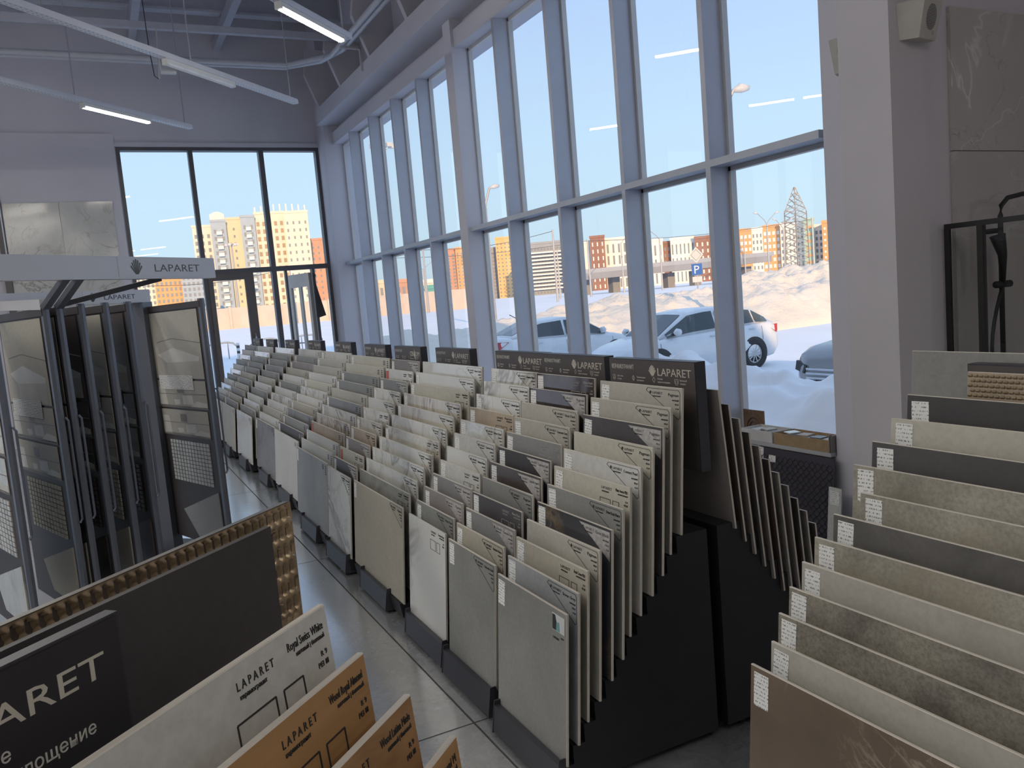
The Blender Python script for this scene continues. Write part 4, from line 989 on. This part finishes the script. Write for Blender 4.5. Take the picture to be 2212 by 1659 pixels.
        if suv:
            for k in range(4): MB().box(xf-.02, xf+.03, -.55, .55, zf-.30+.065*k, zf-.27+.065*k).build('grille_bar', chrome, c)
            for s_ in (-1, 1):
                MB().bar((xf+.03, s_*.60, .47), (xf-.07, s_*.86, .53), .03, .022).build('running_light', glow('running_light_warm', (1, .75, .5), 1.6), c)
                MB().ext([(xf-.03, s_*.55, .74), (xf-.10, s_*.80, .80), (xf-.13, s_*.86, .66), (xf-.03, s_*.60, .62)], (.05, 0, 0)).build('lamp_bezel', trim, c)
        return c
    silver = plain('silver_car_paint', (.72, .74, .76), .3, .15, .05, 3, coat=.3); white = plain('white_car_paint', (.72, .74, .76), .3, 0, .04, 3, coat=.3)
    hatch = [(2.24, .28, .58, .70), (2.12, .20, .70, .86), (1.85, .18, .80, .95), (1.35, .18, .91, .99), (.9, .18, .95, 1.0), (0, .18, .98, 1.0), (-1.0, .18, 1.02, 1.0), (-1.7, .20, 1.05, .97), (-2.05, .24, 1.03, .90), (-2.22, .32, .90, .78)]
    hcab = [(1.28, .90, .80), (.42, 1.42, .70), (-.1, 1.475, .70), (-.9, 1.455, .69), (-1.45, 1.38, .66), (-2.02, 1.04, .72)]
    make('silver hatchback parked nose-in, dirty lower doors, beyond the wide window bay', (12.05, 15.2, -.2), R(180), silver, hatch, hcab, (1.36, -1.32))
    sed = [(2.24, .28, .58, .70), (2.12, .20, .70, .86), (1.85, .18, .80, .95), (1.35, .18, .91, .99), (.9, .18, .94, 1.0), (0, .18, .96, 1.0), (-1.0, .18, .99, 1.0), (-1.6, .20, 1.03, .97), (-2.02, .24, 1.05, .92), (-2.24, .32, .92, .80)]
    scab = [(1.25, .90, .80), (.42, 1.40, .70), (-.1, 1.45, .70), (-.85, 1.40, .68), (-1.70, 1.05, .74)]
    o = make('white sedan parked tail-in with a roof aerial, beside the silver hatchback', (11.05, 19.4, -.2), 0, white, sed, scab, (1.36, -1.32), name='parked_car')
    MB().tube([(-1.0, 0, 1.42), (-1.35, 0, 1.62)], .012, 5).build('aerial', trim, o)
    MB().box(-1.1, -.9, -.04, .04, 1.40, 1.44).build('aerial_base', trim, o)
    suvb = [(2.30, .36, .78, .74), (2.2, .30, .92, .88), (1.95, .26, 1.0, .96), (1.4, .26, 1.06, 1.0), (.9, .26, 1.08, 1.0), (0, .26, 1.10, 1.0), (-1.2, .26, 1.12, 1.0), (-2.0, .28, 1.12, .95), (-2.3, .36, 1.0, .85)]
    scb = [(1.2, 1.04, .82), (.45, 1.62, .74), (-.2, 1.68, .74), (-1.6, 1.62, .72), (-2.2, 1.15, .76)]
    make('grey crossover parked nose-in with its running light on, next to the pier', (11.45, 8.2, -.2), R(180), plain('grey_car_paint', (.30, .31, .33), .3, .3, .05, 3, coat=.3), suvb, scb, (1.4, -1.3), .35, hw=.93, suv=True)
cars()
BW = {}
def bwin(w, h, m):
    k = (round(w, 2), round(h, 2), m.name)
    if k not in BW: BW[k] = MB().box(-w/2, w/2, -.12, .05, -h/2, h/2).mesh('facade_window')
    return BW[k]
def wing(b, az0, az1, D, el, mat, cols=4, rows=10, wm=None, ww=.5, wh=.55, z0=None, top=.06, bot=.02, depth=14, balcony=None, skew=0.0, parap=True):
    """one block of a far building: its wall, then each window as a part of the wall"""
    p0 = Vector((*at(az0, D), 0)); p1 = Vector((*at(az1, D+skew), 0)); zt = 1.9+D*math.tan(R(el)); zb = (gz(p0.x, p0.y)-.3) if z0 is None else z0
    d = (p1-p0); L = d.length; d.normalize(); n = Vector((d.y, -d.x, 0))
    if n.y > 0: n = -n
    m = frame((p0.x, p0.y, 0), d, -n, (0, 0, 1))
    w = MB().box(0, L, 0, depth, zb, zt).build('wing', mat, b, mw=m)
    if parap: MB().box(-.15, L+.15, -.2, .25, zt-.1, zt+.7).build('parapet', mat, w)
    H = zt-zb; fh = H*(1-top-bot)/rows; cw = L/cols; wm = wm or BG['dark']
    for r in range(rows):
        for c in range(cols):
            put('window', bwin(cw*ww, fh*wh, wm), wm, w, Matrix.Translation(((c+.5)*cw, 0, zb+H*bot+(r+.5)*fh)))
    if balcony:
        c0, bw_, bm = balcony
        k = ('balc', round(bw_*L, 2), bm.name)
        if k not in BW: BW[k] = MB().box(-bw_*L/2, bw_*L/2, -1.2, 0, -.55, .55).mesh('balcony')
        for r in range(rows): put('balcony', BW[k], bm, w, Matrix.Translation((c0*L, 0, zb+H*bot+(r+.22)*fh)))
    return w
BG = dict(cream=plain('cream_render', (.74, .66, .55), .8, 0, .04, .3), sand=plain('sand_render', (.76, .60, .42), .8, 0, .04, .3), blue=plain('blue_grey_cladding', (.36, .43, .50), .7, 0, .05, .3), orange=plain('orange_cladding', (.72, .38, .17), .8, 0, .05, .3),
    red=plain('brick_red_cladding', (.58, .32, .22), .8, 0, .08, .3), brown=plain('brown_cladding', (.30, .16, .12), .8, 0, .08, .3), white=plain('white_render', (.80, .77, .72), .8, 0, .04, .3), green=plain('mint_cladding', (.40, .56, .48), .8, 0, .05, .3),
    dark=plain('facade_glass', (.24, .26, .29), .6), brownw=plain('brown_glazing', (.24, .16, .12), .4), grey=plain('grey_cladding', (.34, .36, .40), .8, 0, .05, .3), yellow=plain('amber_cladding', (.78, .48, .20), .8, 0, .05, .3), teal=plain('teal_panel', (.12, .36, .33), .7, 0, .1, .5), navy=plain('navy_plinth', (.10, .17, .27), .7))
def buildings():
    D = 300
    b = thing('apartment_block', 'tall cream apartment towers with blue balcony strips and rooftop railings, behind the fence', 'building', (*at(10, D), 0)); b.location = (0, 0, 0)
    wing(b, 6.2, 7.35, D, 6.1, BG['cream'], 3, 13, ww=.42); wing(b, 7.35, 8.3, D-3, 6.4, BG['blue'], 2, 13, BG['dark'], .3, .5, balcony=(.52, .36, BG['white'])); wing(b, 8.3, 9.22, D, 6.5, BG['sand'], 1, 13, ww=.13, wh=.35)
    wing(b, 9.22, 10.12, D-3, 6.6, BG['blue'], 2, 13, BG['dark'], .3, .5, balcony=(.52, .36, BG['white'])); w5 = wing(b, 10.12, 12.0, D, 6.75, BG['cream'], 5, 13, BG['brownw'], .5, .55); w6 = wing(b, 12.0, 13.55, D-4, 6.72, BG['cream'], 4, 13, ww=.28, wh=.4)
    rl = MB()
    for az0, az1, el in ((7.4, 8.2, 6.55), (10.2, 13.4, 6.86)):
        for k in range(9):
            a = az0+(az1-az0)*k/8; p = at(a, D+2); rl.box(p[0]-.25, p[0]+.25, p[1], p[1]+.4, 1.9+D*math.tan(R(el)), 1.9+D*math.tan(R(el))+2.0+.8*math.sin(math.pi*k/8))
    rl.build('roof_vents', BG['white'], b)
    def one(name, label, wings, extra=None):
        b = thing(name, label, 'building'); ws = [wing(b, *a, **k) for a, k in wings]
        if extra: extra(b)
        return b
    one('apartment_block', 'orange and cream apartment block seen between the two brand beams', [((1.5, 3.6, 250, 3.35, BG['cream']), dict(cols=8, rows=9)), ((3.6, 5.2, 249, 3.45, BG['orange']), dict(cols=6, rows=9)), ((5.2, 6.6, 247, 3.3, BG['blue']), dict(cols=5, rows=9))])
    one('apartment_block', 'pinkish brick apartment block to the window side of the tall cream towers', [((13.5, 16.0, 330, 4.85, BG['red']), dict(cols=7, rows=12, ww=.3, wh=.4))])
    one('apartment_block', 'slim brick-red tower seen through the last window bay of the long window', [((16.35, 17.6, 350, 4.65, BG['red']), dict(cols=4, rows=14))])
    one('shop_building', 'low tan building behind the fence, third bay from the corner column', [((17.4, 18.5, 180, 1.65, BG['sand']), dict(cols=3, rows=2, depth=5))])
    g2 = one('shop_building', 'low building with a red letter band behind the fence', [((18.95, 20.3, 180, 1.6, BG['red']), dict(cols=4, rows=2, depth=5))])
    one('shop_building', 'low cream and teal chequered building behind the fence', [((20.7, 22.0, 170, 1.42, BG['white']), dict(cols=6, rows=1)), ((20.7, 22.0, 169, 1.02, BG['teal']), dict(cols=7, rows=2, wm=BG['white'], ww=.35))])
    one('apartment_block', 'brick-red high-rise with rounded top windows beside the stout window post', [((22.5, 23.2, 340, 3.5, BG['red']), dict(cols=2, rows=14)), ((23.2, 24.3, 338, 3.55, BG['orange']), dict(cols=4, rows=14, ww=.35))])
    one('apartment_block', 'amber high-rise with a grey flank behind the double street lamp', [((25.2, 26.0, 345, 3.35, BG['grey']), dict(cols=2, rows=13)), ((26.0, 27.6, 340, 4.0, BG['yellow']), dict(cols=6, rows=15, ww=.35, wh=.4))])
    def bands(b):
        p0, p1 = Vector((*at(28.15, 298.6), 0)), Vector((*at(30.8, 298.6), 0))
        for r in range(11): MB().bar((p0.x, p0.y, 3.6+1.30*r), (p1.x, p1.y, 3.6+1.30*r), .5, .55).build('balcony_band', BG['white'], b)
    one('apartment_block', 'long white slab block with rows of balconies above the white sedan', [((28.15, 30.8, 300, 3.42, BG['grey']), dict(cols=12, rows=11, ww=.6, wh=.5))], bands)
    one('apartment_block', 'white block with a brown centre bay above the flyover', [((31.5, 32.5, 280, 3.2, BG['white']), dict(cols=3, rows=5, wh=.75, ww=.3)), ((32.5, 33.5, 277, 3.5, BG['brown']), dict(cols=3, rows=7, wm=BG['white'], ww=.25)), ((33.5, 35.4, 280, 3.26, BG['white']), dict(cols=5, rows=4, wh=.75, ww=.3))])
    one('apartment_block', 'white block with tall dark window slots behind the parking sign', [((36.0, 37.4, 270, 2.92, BG['white']), dict(cols=4, rows=3, wh=.72, ww=.3)), ((37.4, 37.9, 272, 2.68, BG['brown']), dict(cols=2, rows=6)), ((37.9, 39.5, 270, 2.86, BG['white']), dict(cols=6, rows=3, wh=.72, ww=.3)), ((39.5, 41.2, 268, 2.8, BG['brown']), dict(cols=5, rows=6, wm=BG['white'], ww=.3))])
    one('apartment_block', 'long orange and white panel block with a mint stair tower beside the pylon',
        [((41.9, 43.2, 260, 3.0, BG['orange']), dict(cols=5, rows=7, wm=BG['white'], ww=.6)), ((43.2, 43.9, 260, 3.0, BG['white']), dict(cols=3, rows=7, ww=.35)), ((43.9, 45.0, 260, 3.08, BG['orange']), dict(cols=4, rows=7, wm=BG['white'], ww=.6)), ((45.0, 46.45, 258, 3.1, BG['white']), dict(cols=6, rows=7, ww=.35)), ((46.45, 47.1, 255, 3.25, BG['green']), dict(cols=1, rows=7, wm=BG['orange'], ww=.5, wh=.4)), ((47.1, 47.6, 256, 2.8, BG['white']), dict(cols=2, rows=7)), ((47.56, 49.5, 250, 3.0, BG['orange']), dict(cols=6, rows=8, wm=BG['white'], ww=.4, wh=.4))])
    # concrete fence with panels
    f = thing('concrete_fence', 'pale concrete panel fence across the road in front of the towers', 'fence'); cm = plain('pale_concrete', (.58, .50, .44), .85, 0, .06, 1)
    az = 1.5; k = 0
    while az < 25:
        p0 = Vector((*at(az, 100), gz(*at(az, 100))-.1)); p1 = Vector((*at(az+1.55, 100), 0)); p1.z = p0.z
        MB().bar(p0+Vector((0, 0, 1.25)), p1+Vector((0, 0, 1.25)), .12, 2.5).build('fence_panel', cm, f); MB().box(p0.x-.14, p0.x+.14, p0.y-.25, p0.y+.1, p0.z, p0.z+2.65).build('fence_post', cm, f); az += 1.6
    # flyover
    o = thing('flyover', 'grey road flyover on piers between the snow heap and the apartment blocks', 'flyover'); gm = plain('flyover_concrete', (.27, .28, .31), .8, 0, .05, .5)
    a, b_ = Vector((*at(31, 150), 4.2)), Vector((*at(43.5, 170), 4.9)); MB().bar(a, b_, 9, 1.1).build('deck', gm, o); MB().bar(a+Vector((0, -4.4, .9)), b_+Vector((0, -4.4, .9)), .15, .8).build('guard_rail', plain('guard_rail_steel', (.38, .40, .44), .5, .3), o)
    for k in range(7):
        p = a.lerp(b_, (k+.5)/7); MB().box(p.x-.8, p.x+.8, p.y-.8, p.y+.8, gz(p.x, p.y)-.2, 3.8).build('pier', gm, o)
buildings()
def street_things():
    st = plain('street_steel', (.40, .40, .41), .5, .3); lt = plain('lantern_grey', (.55, .56, .58), .4)
    # lattice pylon
    D = 230; x, y = at(46.0, D); zb = gz(x, y); zt = 1.9+D*math.tan(R(5.45)); H = zt-zb
    p = thing('power_pylon', 'lattice steel power pylon above the orange and white block', 'pylon', (x, y, zb)); pm = plain('pylon_steel', (.36, .32, .28), .6, .2)
    def hwid(t): return 1.9 if t < .72 else 1.9*(1-t)/.28+.12
    lg = MB()
    for sx in (-1, 1):
        for sy in (-1, 1):
            lg.bar((sx*2.1, sy*2.1, 0), (sx*1.9, sy*1.9, H*.72), .22, .22); lg.bar((sx*1.9, sy*1.9, H*.72), (sx*.12, sy*.12, H), .18, .18)
    lg.build('corner_posts', pm, p); br = MB(); n = 16
    for k in range(n):
        t0, t1 = k/n, (k+1)/n; a, b = hwid(t0), hwid(t1)
        for sy in (-1, 1):
            br.bar((-a, sy*a, t0*H), (b, sy*b, t1*H), .12, .12); br.bar((a, sy*a, t0*H), (-b, sy*b, t1*H), .12, .12); br.bar((sy*a, -a, t0*H), (sy*b, b, t1*H), .12, .12)
        br.bar((-a, -a, t0*H), (a, -a, t0*H), .12, .12)
    br.build('lattice_bracing', pm, p)
    for t, w in ((.60, 4.6), (.72, 3.4)):
        MB().bar((-hwid(t), -1.5, t*H), (-hwid(t)-w, -1.5, t*H-.1), .2, .2).bar((-hwid(t), -1.5, t*H+1.0), (-hwid(t)-w, -1.5, t*H), .15, .15).build('cross_arm', pm, p)
    # street lamps
    def lamp(az, D, h, arms, label, bend=1.6, r=.09):
        x, y = at(az, D); t = thing('street_lamp', label, 'street lamp', (x, y, gz(x, y)))
        MB().tube([(0, 0, 0), (0, 0, h*.86)], [r*1.4, r], 8).build('pole', st, t)
        for dx in arms:
            MB().tube([(0, 0, h*.84), (dx*.25*bend, 0, h*.90), (dx*bend, 0, h)], r*.55, 6).build('arm', st, t)
            MB().tube([(dx*bend, 0, h), (dx*(bend+.35), 0, h+.10), (dx*(bend+.7), 0, h+.12)], [.07, .17, .09], 8).build('lantern', lt, t, True)
    lamp(25.5, 54, 9.0, (1, -.5), 'double-armed street lamp rising in front of the amber high-rise', .45, .14); lamp(41.75, 30, 8.5, (1,), 'street lamp whose head shows in the upper pane beside the pier', .55)
    lamp(44.2, 120, 9.3, (1, -1), 'double-armed street lamp in front of the orange and white block'); lamp(45.2, 150, 10, (1, -1), 'double-armed street lamp just beside the pylon'); lamp(42.7, 140, 8.5, (.6,), 'single street lamp at the window-post end of the orange block')
    lamp(34.6, 130, 9, (1,), 'street lamp on the flyover in front of the brown bay'); lamp(30.2, 120, 8, (.6,), 'street lamp in front of the white balcony block'); lamp(37.2, 120, 8.5, (-1,), 'street lamp near the parking sign with its arm to the brown bay')
    lamp(20.9, 150, 8.2, (1, -1), 'double-armed street lamp above the teal chequered building')
    for az, D, h, lb in ((18.9, 130, 26, 'tall floodlight mast seen in the third bay from the corner column'), (16.72, 200, 25.5, 'tall floodlight mast seen in the last bay of the long window'), (8.5, 250, 22.5, 'floodlight mast in front of the tall cream towers')):
        x, y = at(az, D); t = thing('floodlight_mast', lb, 'street lamp', (x, y, gz(x, y)))
        MB().tube([(0, 0, 0), (0, 0, h)], [.42, .2], 8).build('mast', st, t); MB().ring((0, 0, h-.5), (0, 0, 1), 1.1, 1.3, .15, 14).build('lamp_ring', st, t)
        for k in range(6):
            a = 2*math.pi*k/6; MB().box(math.cos(a)*1.5-.4, math.cos(a)*1.5+.4, math.sin(a)*1.5-.3, math.sin(a)*1.5+.3, h-.9, h-.3).build('floodlight', lt, t)
    # parking sign with priority diamond
    x, y = at(39.55, 46); t = thing('parking_sign', 'blue parking sign below a white diamond sign on a pole in the snow heap', 'sign', (x, y, gz(x, y)), R(-39.5))
    MB().tube([(0, .03, 0), (0, .03, 3.75)], .04, 8).build('pole', st, t)
    MB().add([(0, -.01, 3.85), (.38, -.01, 3.42), (0, -.01, 2.98), (-.38, -.01, 3.42), (0, .01, 3.85), (.38, .01, 3.42), (0, .01, 2.98), (-.38, .01, 3.42)], [(0, 1, 2, 3), (7, 6, 5, 4), (0, 4, 5, 1), (1, 5, 6, 2), (2, 6, 7, 3), (3, 7, 4, 0)]).build('diamond_plate', plain('sign_white', (.62, .62, .60), .4), t)
    dm = MB(); q = [(0, 3.72), (.27, 3.42), (0, 3.11), (-.27, 3.42)]
    for i in range(4): dm.bar((q[i][0], -.018, q[i][1]), (q[(i+1) % 4][0], -.018, q[(i+1) % 4][1]), .01, .03, (0, 1, 0))
    dm.build('diamond_border', plain('sign_line_grey', (.25, .25, .25), .5), t)
    MB().box(-.28, .28, -.01, .012, 2.34, 2.94).build('parking_plate', plain('sign_blue', (.02, .12, .45), .4), t)
    o = letters('P', .62, t, -.02, -.014, 2.42, plain('sign_letter_white', (.75, .75, .75), .4), 'CENTER', rot=Matrix.Rotation(R(90), 4, 'X'), name='letter')
    MB().box(-.26, .26, -.008, .012, 1.95, 2.25).build('small_plate', plain('sign_white', (.62, .62, .60), .4), t)
    # tubular railing and marker posts by the road
    rp = plain('railing_grey', (.30, .33, .36), .5, .3); k = 0; az = 6.2
    while az < 15.5:
        x, y = at(az, 46); x2, y2 = at(az+1.9, 46); z = gz(x, y); t = thing('road_railing', ['low grey tubular railing hoop by the road, on the swing-display side of the glazed door', 'low grey tubular railing hoop by the road, seen through the glazed door', 'low grey tubular railing hoop by the road, between glazed door and open leaf', 'low grey tubular railing hoop by the road, nearest the corner column'][k % 4], 'railing', (x, y, z), 0, 'railing hoops by the road')
        dx, dy = x2-x, y2-y
        MB().tube([(0, 0, -.1), (0, 0, .62), (dx*.12, dy*.12, .82), (dx*.3, dy*.3, .88), (dx*.7, dy*.7, .88), (dx*.88, dy*.88, .82), (dx, dy, .62), (dx, dy, -.1)], .045, 8).build('hoop', rp, t, True)
        for s_ in (.3, .7): MB().tube([(dx*s_, dy*s_, -.1), (dx*s_, dy*s_, .86)], .03, 6).build('upright', rp, t)
        az += 2.75; k += 1
    for az, lb in ((8.15, 'striped marker post between the railing hoops, seen through the glazed door'), (11.0, 'striped marker post beside the open door leaf')):
        x, y = at(az, 45); t = thing('marker_post', lb, 'post', (x, y, gz(x, y)))
        MB().tube([(0, 0, 0), (0, 0, .85)], .08, 8).build('post', plain('marker_white', (.6, .6, .6), .6), t)
        for z in (.3, .58): MB().tube([(0, 0, z), (0, 0, z+.13)], .084, 8).build('stripe', M['black2'], t)
    # overhead wires
    for k, (az0, e0, az1, e1, D) in enumerate(((3, 3.4, 47, 3.3, 110), (3, 2.6, 30, 4.2, 95))):
        pts = []
        for i in range(25):
            s_ = i/24; az = az0+(az1-az0)*s_; x, y = at(az, D); pts.append((x, y, 1.9+D*math.tan(R(e0+(e1-e0)*s_))-1.6*math.sin(math.pi*((s_*3) % 1))*.35))
        pl = thing('overhead_line', ['long overhead wire strung above the fence and the flyover', 'second overhead wire rising towards the white balcony block'][k], 'wire')
        MB().tube(pts, .03, 4).build('wire', plain('wire_dark', (.10, .10, .11), .6), pl)
        for i in (0, 8, 16, 24): MB().tube([(pts[i][0], pts[i][1], gz(pts[i][0], pts[i][1])-.1), (pts[i][0], pts[i][1], pts[i][2]+.2)], [.14, .09], 6).build('wire_pole', st, pl)
street_things()
